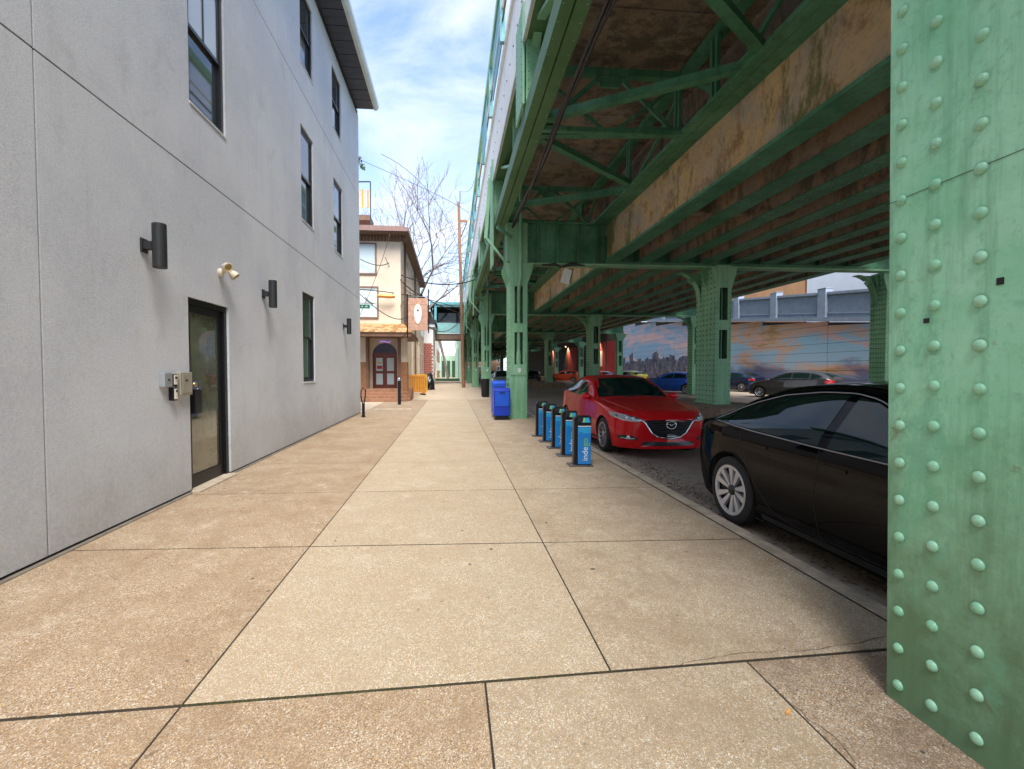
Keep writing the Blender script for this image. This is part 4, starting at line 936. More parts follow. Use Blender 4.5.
def make_car(name, S, pmat, loc, rz, lab, cat, detail='full', grp=None):
    root = thing(name, (0, 0, 0), lab, cat, grp); L_ = S['L']
    vs, fs = car_surface(S); pt = Patcher(vs, fs, root)
    me = bpy.data.meshes.new('b'); me.from_pydata(vs, [], fs); bm = bmesh.new(); bm.from_mesh(me); bmesh.ops.remove_doubles(bm, verts=bm.verts, dist=1e-5); bmesh.ops.recalc_face_normals(bm, faces=bm.faces); bm.to_mesh(me); bm.free()
    for p in me.polygons: p.use_smooth = True
    me.materials.append(M[pmat]); me.materials.append(M['rubber'])
    body = bpy.data.objects.new('body', me); col.objects.link(body)
    ct = MB(); rr = S['r']+.045
    for x in S['wx']:
        for s_ in (-1, 1):
            a, b_ = (.60, 1.3) if s_ > 0 else (-1.3, -.60)
            ct.lathe([(0, a), (rr*.8, a), (rr, a), (rr, b_), (0, b_)], (x, 0, S['r']), 'y', 40)
    cut = ct.build('cut', 'rubber', None); bm = bmesh.new(); bm.from_mesh(cut.data); bmesh.ops.remove_doubles(bm, verts=bm.verts, dist=1e-5); bmesh.ops.recalc_face_normals(bm, faces=bm.faces); bm.to_mesh(cut.data); bm.free()
    md = body.modifiers.new('b', 'BOOLEAN'); md.operation = 'DIFFERENCE'; md.object = cut; md.solver = 'EXACT'; md.material_mode = 'TRANSFER'
    dg = bpy.context.evaluated_depsgraph_get(); dg.update()
    nm = bpy.data.meshes.new_from_object(body.evaluated_get(dg)); body.modifiers.clear(); body.data = nm; bpy.data.objects.remove(cut)
    nm.set_sharp_from_angle(angle=R(38)); body.parent = root
    for x in S['wx']:
        for s_ in (-1, 1):
            wheel(root, x, s_*(S['W']-.012), s_, S['r'], spokes=S.get('spokes', 10), style=S.get('style', 'thin'), rim_mat=S.get('rim', 'silver'))
            # arch lip
            arch_ = [(x+(rr+.004)*math.cos(a), S['r']+(rr+.004)*math.sin(a)) for a in np.linspace(R(-8), R(188), 26)]
            if detail == 'full': pt.line('arch_lip', pmat, 'l' if s_ > 0 else 'r', arch_, .009, 0, 40)
    for sd in 'lr':
        for k, wk in enumerate(S['wins']): 
            pt.patch('window', 'car_glass', sd, wk, .0025, 22, 7)
        if detail == 'full' and S.get('dlo'): pt.line('window_trim', S.get('trimmat', 'black_frame'), sd, S['dlo'], .008, .002, 70)
        for k, ln in enumerate(S.get('seams', [])): pt.line('door_seam', 'joint_seam', sd, ln, .0035, -.0012, 60)
        for h in S.get('handles', []):
            o = pt.patch('door_handle', S.get('handle_mat', pmat), sd, h, .007, 8, 3)
        if S.get('side_sill'): pt.patch('sill_trim', 'black_frame', sd, S['side_sill'], .004, 26, 3)
    pt.patch('windscreen', 'car_glass', 't', S['wsc'], .003, 18, 12)
    pt.patch('rear_window', 'car_glass', 't', S['rsc'], .003, 14, 12)
    for nm_, mt, ax, k in S.get('front', []): 
        for s_ in ((1, -1) if nm_ not in S.get('single', ()) else (1,)):
            kk = [(s_*u, a, b_) for u, a, b_ in k]; pt.patch(nm_, mt, ax, kk, .006, 16, 5)
    for nm_, mt, ax, p, r_, of in S.get('lines', []): pt.line(nm_, mt, ax, p, r_, of)
    if S.get('roofglass'): pt.patch('roof_glass', 'car_glass', 't', S['roofglass'], .003, 14, 9)
    # mirrors
    for s_ in (-1, 1):
        mx_, my_, mz_ = S['mirror']; mb = MB(); rings = []
        for dx, sc_ in ((-.09, .3), (-.075, .75), (-.03, 1), (.03, .97), (.05, .9), (.055, .3)):
            rings.append([(mx_+dx, s_*(my_+.10+.10*sc_*math.cos(a)), mz_+.075*sc_*math.sin(a)) for a in np.linspace(0, 2*math.pi, 13)[:-1]])
        mb.v = [v for g_ in rings for v in g_]; mb.f = [(i*12+k, i*12+(k+1) % 12, (i+1)*12+(k+1) % 12, (i+1)*12+k) for i in range(5) for k in range(12)]+[tuple(range(12)), tuple(range(60, 72))]; mb.m = [0]*len(mb.f)
        mb.beam((mx_, s_*(my_-.06), mz_-.06), (mx_, s_*(my_+.08), mz_-.03), .08, .03)
        mb.build('mirror', pmat, root, smooth=50)
    if S.get('extra'): S['extra'](root, pt, pmat)
    # recentre and place
    for ch in root.children: ch.location.x -= L_/2
    root.location = loc; root.rotation_euler = (0, 0, rz)
    return root
plain('joint_seam', (.006, .006, .006), .7, 0, 0)
def curves(L_, W, rows):
    d = dict(L=L_, W=W); a = np.array(rows, float); 
    for i, k in enumerate(('s', 'Ay', 'Az', 'By', 'Bz', 'Cy', 'Cz', 'Dy', 'Dz', 'Ez')): d[k] = a[:, i]
    return d
# --- compact sedan (red, sharp nose)
def red_extra(root, pt, pmat):
    # horizontal grille bars
    for k, z in enumerate(np.arange(.415, .655, .033)):
        hw = float(np.interp(z, [.36, .40, .46, .60, .68], [.10, .22, .31, .40, .41]))-.015
        pt.line('grille_bar', 'grille_metal', 'f', [(-hw, z), (hw, z)], .006, .012, 24)
    lo = [(-.44, .655), (-.40, .60), (-.31, .46), (-.20, .385), (0, .355), (.20, .385), (.31, .46), (.40, .60), (.44, .655)]
    pt.line('grille_surround', 'chrome', 'f', lo, .016, .006, 60)
    for s_ in (-1, 1):
        pt.line('grille_wing', 'chrome', 'f', [(s_*.43, .655), (s_*.52, .668)], .012, .006, 10)
        h, nrm = pt.hit('f', s_*.555, .69)
        for yy, zz, r_ in ((.585, .690, .030), (.665, .697, .030)):
            h, nrm = pt.hit('f', s_*yy, zz)
            if h: MB().dome(tuple(h+nrm*.004), r_, .018, tuple(nrm), 14).build('headlight_lens', 'lamp_glass', root, smooth=True)
        h, nrm = pt.hit('f', s_*.66, .365)
        if h: MB().dome(tuple(h+nrm*.004), .035, .02, tuple(nrm), 12).build('fog_lamp', 'lamp_glass', root, smooth=True)
        pt.line('fog_trim', 'chrome', 'f', [(s_*.57, .352), (s_*.66, .34), (s_*.75, .352)], .008, .008, 12)
        pt.line('running_light', 'lamp_glass', 'f', [(s_*.50, .655), (s_*.60, .645), (s_*.72, .66), (s_*.80, .70)], .009, .010, 20)
        # bonnet crease lines
        pt.line('bonnet_crease', pmat, 't', [(.34, s_*.50), (.8, s_*.60), (1.25, s_*.665), (1.6, s_*.70)], .010, -.003, 40)
        pt.line('bonnet_seam', 'joint_seam', 't', [(.40, s_*.60), (.8, s_*.70), (1.25, s_*.755), (1.5, s_*.765)], .004, -.001, 40)
    # winged badge: ring with a V inside
    h, nrm = pt.hit('f', 0, .60); cx0 = h.x-.03
    ring = [(cx0, .085*math.cos(a), .597+.062*math.sin(a)) for a in np.linspace(0, 2*math.pi, 25)]
    e = MB().tube(ring, .0075, 6, False).build('badge', 'chrome', root, smooth=True)
    MB().tube([(cx0, -.078, .612), (cx0, -.05, .616), (cx0, -.018, .602), (cx0, 0, .578), (cx0, .018, .602), (cx0, .05, .616), (cx0, .078, .612)], .0085, 6).build('badge_wings', 'chrome', root, smooth=True)
    pt.line('wiper', 'black_frame', 't', [(1.60, -.55), (1.66, -.08), (1.68, .1)], .009, .015, 16); pt.line('wiper', 'black_frame', 't', [(1.58, .0), (1.66, .35), (1.72, .6)], .009, .015, 16)
    # interior mirror seen through the windscreen edge and antenna
plain('grille_metal', (.05, .05, .055), .3, .6, 0)
sed = curves(4.58, .90, [
 # s    Ay   Az   By   Bz   Cy   Cz    Dy   Dz   Ez
 (0,   .56, .215,.62, .44, .56, .655, .40, .690, .700),
 (.08, .68, .205,.73, .45, .665,.700, .48, .740, .752),
 (.25, .77, .195,.82, .47, .77, .760, .56, .800, .822),
 (.55, .82, .19, .875,.50, .835,.815, .64, .838, .858),
 (.93, .84, .19, .892,.52, .862,.860, .68, .885, .905),
 (1.35,.84, .19, .895,.53, .868,.905, .72, .930, .950),
 (1.60,.84, .19, .895,.53, .870,.925, .75,.960, .985),
 (2.0, .84, .19, .897,.53, .872,.950, .69,1.18, 1.215),
 (2.4, .84, .19, .898,.53, .872,.965, .63,1.33,1.375),
 (2.9, .84, .19, .898,.53, .870,.980, .61,1.375, 1.425),
 (3.4, .84, .19, .898,.53, .868,.99, .61,1.335,1.395),
 (3.75,.84, .195,.897,.53, .862,1.01, .600,1.25, 1.31),
 (4.1, .82, .22, .88, .54, .835,1.01, .640,1.085,1.12),
 (4.38,.78, .25, .83, .55, .775,.985, .600,1.04, 1.07),
 (4.52,.70, .28, .76, .56, .70, .94, .54, .99, 1.02),
 (4.58,.62, .30, .68, .57, .62, .90, .48, .95, .97)])
sed.update(r=.32, wx=(.93, 3.63), spokes=10, kf=.36, kr=.24, mirror=(1.83, .83, .99), rim='rim_grey', extra=red_extra, single=('grille', 'lower_intake', 'number_plate'))
plain('rim_grey', (.42, .42, .44), .3, .85, .05)
sed['wins'] = [[(1.98, .985, 1.0), (2.30, .985, 1.17), (2.55, .99, 1.26), (2.73, .995, 1.29)], [(2.80, 1.0, 1.295), (3.1, 1.01, 1.295), (3.45, 1.03, 1.24), (3.62, 1.045, 1.195)], [(3.66, 1.05, 1.18), (3.85, 1.07, 1.10), (3.95, 1.08, 1.085)]]
sed['dlo'] = [(1.95, .975), (2.75, .985), (3.4, 1.01), (3.98, 1.07), (3.66, 1.19), (3.4, 1.265), (3.0, 1.31), (2.6, 1.285), (2.3, 1.195), (1.95, .975)]
sed['seams'] = [[(1.78, .28), (1.72, .5), (1.76, .9), (1.86, .95)], [(2.77, .26), (2.78, .7), (2.76, .98)], [(3.30, .30), (3.42, .6), (3.62, .85), (3.70, 1.02)], [(1.8, .27), (3.28, .27)]]
sed['handles'] = [[(2.48, .79, .82), (2.66, .795, .825)], [(3.36, .82, .85), (3.54, .825, .855)]]
sed['side_sill'] = [(1.36, .195, .235), (3.2, .195, .235)]
sed['wsc'] = [(1.64, -.715, .715), (2.0, -.67, .67), (2.36, -.60, .60)]
sed['rsc'] = [(3.50, -.52, .52), (3.8, -.56, .56), (4.05, -.60, .60)]
sed['front'] = [('grille', 'dark_lens', 'f', [(-.43, .64, .665), (-.40, .59, .672), (-.31, .455, .675), (-.20, .385, .678), (0, .355, .68), (.20, .385, .678), (.31, .455, .675), (.40, .59, .672), (.43, .64, .665)]),
 ('lower_intake', 'black_frame', 'f', [(-.48, .255, .27), (-.42, .235, .305), (.42, .235, .305), (.48, .255, .27)]),
 ('headlight', 'headlamp', 'f', [(.47, .662, .690), (.56, .648, .725), (.68, .650, .745), (.80, .680, .775), (.845, .72, .79)]),
 ('fog_recess', 'black_frame', 'f', [(.52, .335, .355), (.60, .322, .395), (.72, .325, .40), (.79, .35, .385)]),
 ('tail_light', 'tail_red', 'b', [(.45, .80, .84), (.60, .78, .88), (.78, .80, .92)]),
 ('tail_light', 'tail_red', 'l', [(4.08, .86, .90), (4.3, .80, .93), (4.45, .82, .92)]), ('tail_light', 'tail_red', 'r', [(4.08, .86, .90), (4.3, .80, .93), (4.45, .82, .92)])]
sed['single'] += ('tail_light',)
# side lamps on the other flank use the same keys mirrored through the 'r' projection
# --- fastback sedan (black)
fb_ = curves(4.69, .925, [
 (0,   .60, .20, .66, .42, .60, .60, .42, .635, .645),
 (.10, .72, .19, .78, .44, .72, .66, .52, .695, .71),
 (.40, .80, .18, .86, .48, .82, .76, .62, .80, .815),
 (.84, .86, .18, .915,.50, .885,.86, .68, .88, .90),
 (1.25,.86, .18, .920,.52, .89, .905,.70, .94, .965),
 (1.45,.86, .18, .920,.52, .89, .92, .715,.985,1.02),
 (1.95,.86, .18, .922,.53, .892,.945,.63, 1.235,1.28),
 (2.35,.86, .18, .924,.53, .893,.955,.585,1.355,1.415),
 (2.75,.86, .18, .925,.53, .893,.965,.575,1.39, 1.443),
 (3.25,.86, .18, .925,.53, .892,.975,.58, 1.36, 1.415),
 (3.75,.86, .18, .924,.54, .89, .985,.60, 1.24, 1.305),
 (4.1, .84, .19, .915,.56, .875,.985,.62, 1.11,1.185),
 (4.40,.80, .22, .87, .60, .83, .965,.62, 1.02,1.085),
 (4.60,.72, .27, .78, .62, .74, .935,.56, .98, 1.035),
 (4.69,.64, .30, .70, .62, .66, .89, .50, .94, .98)])
fb_.update(r=.335, wx=(.845, 3.72), spokes=10, style='blade', kf=.36, kr=.17, mirror=(1.78, .885, 1.0), rim='rim_pale', single=(), trimmat='dark_chrome')
plain('dark_chrome', (.25, .26, .28), .18, .9, 0)
plain('rim_pale', (.66, .67, .70), .35, .55, .05)
fb_['wins'] = [[(1.72, .935, .96), (2.05, .94, 1.17), (2.40, .945, 1.30), (2.55, .95, 1.325)], [(2.64, .955, 1.335), (2.9, .96, 1.33), (3.3, .975, 1.285), (3.62, .99, 1.20), (3.80, 1.0, 1.135)], [(3.83, 1.0, 1.12), (4.02, 1.015, 1.035)]]
fb_['dlo'] = [(1.68, .92), (2.6, .938), (3.4, .965), (4.08, 1.01), (3.83, 1.145), (3.62, 1.218), (3.3, 1.302), (2.9, 1.348), (2.6, 1.352), (2.40, 1.32), (2.05, 1.19), (1.68, .92)]
fb_['seams'] = [[(1.52, .26), (1.50, .6), (1.58, .93)], [(2.60, .24), (2.64, .6), (2.61, .93)], [(2.9, .25), (3.12, .30), (3.38, .55), (3.52, .78), (3.58, .985)], [(1.52, .255), (2.9, .25)], [(4.1, .99), (4.22, .93), (4.46, .90)]]
fb_['handles'] = [[(2.36, .80, .825), (2.56, .805, .83)], [(3.18, .83, .855), (3.38, .835, .86)]]
fb_['handle_mat'] = 'paint_black'
fb_['side_sill'] = [(1.28, .185, .235), (3.28, .185, .235)]
fb_['wsc'] = [(1.52, -.66, .66), (1.95, -.60, .60), (2.33, -.55, .55)]
fb_['rsc'] = [(3.2, -.535, .535), (3.7, -.565, .565), (4.15, -.60, .60)]
fb_['roofglass'] = [(2.42, -.53, .53), (3.12, -.53, .53)]
fb_['front'] = [('headlight', 'headlamp', 'f', [(.50, .62, .66), (.66, .63, .72), (.80, .68, .76)]), ('tail_light', 'tail_red', 'b', [(.42, .86, .92), (.60, .82, .94), (.76, .80, .93)]), ('tail_light', 'tail_red', 't', [(4.36, .78, .83), (4.45, .70, .82), (4.52, .66, .80)])]
# --- hatchback
ha = curves(4.35, .885, [
 (0,   .58, .22, .64, .46, .58, .68, .42, .71, .72), (.10, .70, .21, .75, .47, .70, .74, .50, .77, .785), (.35, .78, .20, .83, .50, .79, .82, .60, .86, .88),
 (.85, .83, .19, .88, .52, .855,.92, .66, .96, .99), (1.2, .83, .19, .882,.53, .86, .965,.70, 1.02,1.06), (1.75,.83, .19, .884,.54, .862,1.0, .63, 1.28,1.33),
 (2.2, .83, .19, .885,.54, .862,1.02,.59, 1.41,1.475), (2.8, .83, .19, .885,.54, .86, 1.04,.58, 1.43,1.50), (3.4, .83, .19, .885,.54, .857,1.06,.58, 1.40,1.47),
 (3.85,.82, .20, .875,.55, .845,1.07,.59, 1.30,1.385), (4.12,.79, .23, .84, .56, .80, 1.06,.58, 1.20,1.28), (4.28,.72, .27, .77, .57, .72, 1.02,.52, 1.08,1.12), (4.35,.66, .30, .70, .58, .65, .98, .48, 1.03,1.06)])
ha.update(r=.315, wx=(.85, 3.50), kf=.34, kr=.2, mirror=(1.55, .84, 1.06), single=())
ha['wins'] = [[(1.55, 1.03, 1.05), (1.95, 1.035, 1.25), (2.2, 1.04, 1.335), (2.42, 1.045, 1.355)], [(2.5, 1.05, 1.36), (2.9, 1.06, 1.365), (3.28, 1.075, 1.34)], [(3.36, 1.08, 1.33), (3.65, 1.10, 1.28), (3.85, 1.13, 1.20)]]
ha['dlo'] = [(1.5, 1.02), (2.5, 1.04), (3.4, 1.07), (3.92, 1.12), (3.65, 1.295), (3.3, 1.355), (2.8, 1.382), (2.3, 1.37), (1.95, 1.27), (1.5, 1.02)]
ha['seams'] = [[(1.45, .28), (1.42, .6), (1.5, 1.0)], [(2.46, .26), (2.47, .7), (2.46, 1.04)], [(2.95, .28), (3.1, .6), (3.32, .85), (3.36, 1.06)]]
ha['handles'] = [[(2.18, .84, .87), (2.36, .845, .875)]]; ha['wsc'] = [(1.28, -.64, .64), (1.7, -.60, .60), (2.12, -.55, .55)]; ha['rsc'] = [(3.85, -.50, .50), (4.0, -.52, .52), (4.2, -.50, .50)]
ha['front'] = [('headlight', 'headlamp', 'f', [(.46, .66, .70), (.62, .66, .76), (.78, .72, .82)]), ('tail_light', 'tail_red', 'b', [(.50, .80, .98), (.60, .78, 1.02), (.70, .80, 1.04)]), ('tail_light', 'tail_red', 'r', [(4.0, .86, .98), (4.15, .82, 1.03), (4.25, .84, 1.03)]), ('number_plate', 'sign_white', 'b', [(-.17, .62, .74), (.17, .62, .74)])]
red = make_car('parked_car', sed, 'paint_red', (3.70, 9.80, -.08), R(90), 'shiny red sedan parked at the kerb facing the camera, beside the blue bike docks', 'car')
blk = make_car('parked_car', fb_, 'paint_black', (3.665, 2.97, -.08), R(90), 'glossy black fastback sedan parked nearest, rear wheel at the kerb', 'car')
hat = make_car('parked_car', ha, 'paint_grey', (18.5, 23.6, -.08), R(-62), 'dark grey hatchback parked in front of the sky mural', 'car', 'low')
sed2 = dict(sed); sed2['extra'] = None
sd2 = make_car('parked_car', sed2, 'paint_blue', (14.7, 29.8, -.08), R(-50), 'bright blue sedan parked left of the inner column, tail towards the camera', 'car', 'low')
def car_copy(src, loc, rz, pm, lab):
    c_ = copy_tree(src, None, None, pm); c_.location = loc; c_.rotation_euler = (0, 0, rz); c_['label'] = lab; return c_
car_copy(sd2, (20.3, 32.0, -.08), R(-66), {'paint_blue': 'paint_navy'}, 'navy sedan with red tail light just right of the inner column')
car_copy(hat, (15.9, 40.5, -.08), R(-80), {'paint_grey': 'paint_yellow'}, 'yellow hatchback seen just above the red car roof')
car_copy(sd2, (15.0, 45.5, -.08), R(-80), {'paint_blue': 'paint_red'}, 'dark red sedan beside the yellow hatchback')
car_copy(hat, (14.5, 59, -.08), R(-20), {'paint_grey': 'paint_orange'}, 'orange red hatchback far under the deck by the red wall panels')
car_copy(sd2, (11.2, 63, -.08), R(85), {'paint_blue': 'paint_dark'}, 'dark sedan far under the deck left of the third inner column')
car_copy(hat, (3.55, 31.4, -.08), R(90), {'paint_grey': 'paint_silver'}, 'silver hatchback parked behind the column with the drainpipe')
car_copy(sd2, (3.9, 43, -.08), R(90), {'paint_blue': 'paint_dark'}, 'dark sedan parked beyond the silver hatchback')
car_copy(sd2, (19.6, 19.0, -.08), R(-62), {'paint_blue': 'paint_dark'}, 'black sedan partly hidden behind the big riveted column')
car_copy(hat, (12.2, 74, -.08), R(10), {'paint_grey': 'paint_silver'}, 'pale hatchback at the far end under the deck')
car_copy(sd2, (16.9, 34.4, -.08), R(-62), {'paint_blue': 'paint_dark'}, 'black sedan behind the blue sedan by the skyline mural')
# ---------------------------------------------------------------- bike docks
plain('dock_blue', (.01, .22, .62), .35, 0, .08, 3, coat=.3); plain('dock_blue_light', (.03, .36, .68), .35, 0, .05, 3); plain('dock_green', (.20, .55, .08), .5, 0, 0); plain('white_print', (.8, .85, .88), .5, 0, 0)
plain('steel_plate', (.16, .14, .13), .5, .5, .2, 10)
def dock():
    r_ = thing('bike_dock', (0, 0, 0), '', 'bike dock', 'blue bike share docks along the kerb')
    box1('base_plate', 'steel_plate', r_, -.22, .14, -.10, .16, .001, .018, bevel=.003)
    for bx_, by_ in ((-.19, -.07), (-.19, .12)): MB().dome((bx_, by_, .018), .012, .012, (0, 0, 1), 6).build('bolt', 'silver', r_)
    box1('locking_slot', 'silver', r_, .108, .125, .02, .08, .42, .56, bevel=.004); box1('side_print', 'dock_blue_light', r_, -.1005, -.0995, .0, .10, .12, .55)
    MB().prism([(-.14, .018), (-.14, .72), (-.10, .76), (-.085, .76), (-.085, .018)], 'y', -.02, .11).build('rear_post', 'black_metal', r_, bevel=.006)
    box1('body', 'black_metal', r_, -.10, .112, -.05, .10, .018, .72, bevel=.015)
    f = box1('front_panel', 'dock_blue', r_, -.088, .106, -.064, -.045, .03, .60, bevel=.008)
    box1('upper_print', 'dock_blue_light', f, -.086, .104, -.0665, -.0635, .50, .585); box1('number_print', 'dock_blue', f, -.075, -.02, -.0685, -.066, .43, .52)
    box1('light_strip', 'white_print', f, -.086, .104, -.068, -.05, .60, .612)
    MB().prism([(-.06, .62), (-.085, .66), (-.07, .745), (.02, .765), (.13, .70), (.13, .62)], 'x', -.09, .108).build('head', 'black_metal', r_, bevel=.008)
    h_ = MB(); h_.add([(-.03, -.088, .665), (.09, -.088, .665), (.07, -.074, .735), (-.01, -.074, .735)], [(0, 1, 2, 3)]); h_.build('head_print', 'dock_blue_light', r_)
    h_ = MB(); h_.add([(-.025, -.090, .672), (.015, -.090, .672), (.01, -.076, .735), (-.01, -.076, .735)], [(0, 1, 2, 3)]); h_.build('head_print', 'dock_green', r_)
    mtx = Matrix.Translation((.02, -.0655, .19)) @ Matrix.Rotation(R(90), 4, 'X') @ Matrix.Rotation(R(90), 4, 'Z')
    text_mesh('inde', .125, 'lettering', 'white_print', r_, mtx)
    mtx = Matrix.Translation((.02, -.0655, .365)) @ Matrix.Rotation(R(90), 4, 'X') @ Matrix.Rotation(R(90), 4, 'Z')
    text_mesh('go', .125, 'lettering', 'dock_green', r_, mtx)
    return r_
dk = dock()
for i, (x, y) in enumerate(((1.975, 6.80), (1.985, 7.60), (1.985, 8.36), (1.975, 9.14), (1.965, 9.90))):
    o = dk if i == 0 else copy_tree(dk)
    o.location = (x, y, .0); o.rotation_euler = (0, 0, R(-3))
    o['label'] = ['nearest blue bike share dock at the kerb', 'second blue bike share dock from the camera', 'middle one of the five blue bike share docks', 'fourth blue bike share dock, next to last', 'farthest blue bike share dock in the row'][i]
# newspaper boxes
plain('box_blue', (.005, .035, .42), .4, 0, .15, 4); plain('box_blue2', (.008, .09, .60), .4, 0, .1, 4)
nb = thing('newspaper_box', (1.45, 13.45, 0), 'royal blue newspaper box standing in front of the drainpipe column', 'newspaper box')
MB().prism([(13.2, .12), (13.2, .86), (13.28, .93), (13.62, .93), (13.62, .12)], 'x', 1.20, 1.68).build('cabinet', 'box_blue', nb, bevel=.015)
box1('door', 'box_blue2', nb, 1.24, 1.64, 13.185, 13.2, .40, .82, bevel=.004); box1('base', 'black_metal', nb, 1.24, 1.64, 13.24, 13.58, 0, .12); box1('handle', 'black_metal', nb, 1.36, 1.52, 13.165, 13.185, .79, .81)
nb = thing('newspaper_box', (1.42, 14.3, 0), 'taller lighter blue newspaper box just behind the royal blue one', 'newspaper box')
MB().prism([(14.0, .12), (14.0, 1.05), (14.08, 1.12), (14.42, 1.12), (14.42, .12)], 'x', 1.22, 1.64).build('cabinet', 'box_blue2', nb, bevel=.015)
box1('window', 'window_glass', nb, 1.28, 1.58, 13.99, 14.0, .6, .95); box1('base', 'black_metal', nb, 1.26, 1.6, 14.05, 14.38, 0, .12)
# litter bin
lb = thing('litter_bin', (1.78, 24.6, 0), 'dark ribbed metal litter bin in front of the third kerb column', 'litter bin')
MB().lathe([(.17, 0), (.19, .03), (.21, .9), (.225, .93), (.22, .97), (.15, .99), (.13, .95)], (1.78, 24.6, 0), n=20).build('bin', 'lamp_black', lb, smooth=40)
for k in range(16):
    a = 2*math.pi*k/16; MB().beam((1.78+.195*math.cos(a), 24.6+.195*math.sin(a), .03), (1.78+.218*math.cos(a), 24.6+.218*math.sin(a), .92), .02, .02).build('slat', 'black_metal', lb)
# ---------------------------------------------------------------- mural wall on the right
MX = 21.5
m, t, b = node_mat('mural'); P = pos(t); g = t.nodes.new('ShaderNodeNewGeometry'); sp = t.nodes.new('ShaderNodeSeparateXYZ'); t.links.new(g.outputs['Position'], sp.inputs[0])
def mth(op, a, b_=None, c_=None):
    n = t.nodes.new('ShaderNodeMath'); n.operation = op
    for i, v in enumerate((a, b_, c_)):
        if v is None: continue
        if isinstance(v, (int, float)): n.inputs[i].default_value = v
        else: t.links.new(v, n.inputs[i])
    return n.outputs[0]
Yp, Zp = sp.outputs[1], sp.outputs[2]
cl1 = noise(t, .30, 9, .66, pos(t, (1, .5, 1.9)), 1.0); cl2 = noise(t, .30, 7, .6, pos(t, (1, .7, 2.2)), .6)
skyc = mix(t, ramp(t, mth('MULTIPLY', Zp, .16), [(.0, 0.0), (.8, 1.0)]), (.44, .54, .64), (.24, .50, .62))
skyc = mix(t, ramp(t, cl1, [(.46, 0.0), (.56, 1.0)]), skyc, (.66, .40, .26))
skyc = mix(t, ramp(t, cl1, [(.58, 0.0), (.66, 1.0)]), skyc, (.46, .27, .10))
skyc = mix(t, ramp(t, cl2, [(.56, 0.0), (.64, .85)]), skyc, (.72, .40, .32))
skyc = mix(t, ramp(t, mth('ADD', mth('MULTIPLY', Zp, -.30), mth('MULTIPLY', cl2, 1.6)), [(.18, 0.0), (.45, .85)]), skyc, (.10, .11, .22))
skyl = mix(t, ramp(t, cl1, [(.45, 0.0), (.58, 1.0)]), (.28, .46, .66), (.72, .50, .50))
# skyline silhouette for the left part
bl_ = t.nodes.new('ShaderNodeTexVoronoi'); bl_.inputs['Scale'].default_value = .9; bl_.voronoi_dimensions = '1D' if hasattr(bl_, 'voronoi_dimensions') else '3D'
if 'W' in bl_.inputs: t.links.new(Yp, bl_.inputs['W'])
hgt = mth('ADD', mth('MULTIPLY_ADD', bl_.outputs['Color'], 1.3, 1.0), mth('MULTIPLY', noise(t, .22, 4, .6, P), 2.6))
isb = mth('LESS_THAN', Zp, hgt)
city = mix(t, ramp(t, noise(t, 1.4, 6, .75, P), [(.4, 0.0), (.6, 1.0)]), (.03, .045, .09), (.15, .16, .22))
city = mix(t, ramp(t, noise(t, 2.0, 5, .6, pos(t, (1, 1.2, .6))), [(.6, 0.0), (.64, 1.0)]), city, (.42, .30, .20))
left = mix(t, isb, skyl, city)
sel = mth('GREATER_THAN', Yp, 37.0)
c = mix(t, sel, skyc, left)
c = mix(t, ramp(t, noise(t, 8, 6, .7, P), [(.55, 0.0), (.8, .4)]), c, (.2, .18, .16))
t.links.new(c, b.inputs['Base Color']); b.inputs['Roughness'].default_value = .85; M['mural'] = m
plain('granite_blue', (.21, .26, .33), .8, 0, .15, 3); plain('granite_cap', (.28, .33, .41), .8, 0, .12, 3); plain('mural_red', (.30, .012, .012), .8, 0, .3, 1); plain('mortar', (.05, .05, .06), .9, 0, 0)
mw = thing('retaining_wall', (MX, 40, 0), 'tall mural painted block wall with a pale blue parapet on the right of the street', 'wall')
topz = lambda y: 3.95+.104*(y-22)
box1('wall_core', 'mortar', mw, MX+.03, MX+.8, 0, 57, -.2, 3.0)
MB().prism([(0, 1.0), (57, 1.0), (57, topz(57)-.05), (0, topz(0)-.05)], 'x', MX+.03, MX+.8).build('wall_core', 'mortar', mw)
yy = 8.0
bi = 0
while yy < 57:
    bw = 5.6; ya = yy; yb = min(yy+bw, 57)
    z = -.15; ci = 0
    while z < topz(ya):
        z2 = z+.52
        t0, t1 = min(z2, topz(ya)), min(z2, topz(yb))
        MB().add([(MX, ya+.02, z+.018), (MX, yb-.02, z+.018), (MX, yb-.02, t1), (MX, ya+.02, t0), (MX+.1, ya+.02, z+.018), (MX+.1, yb-.02, z+.018), (MX+.1, yb-.02, t1), (MX+.1, ya+.02, t0)],
                 [(0,1,2,3), (0,4,5,1), (3,2,6,7), (0,3,7,4), (1,5,6,2)]).build('block', 'mural', mw)
        z = z2; ci += 1
    yy += bw
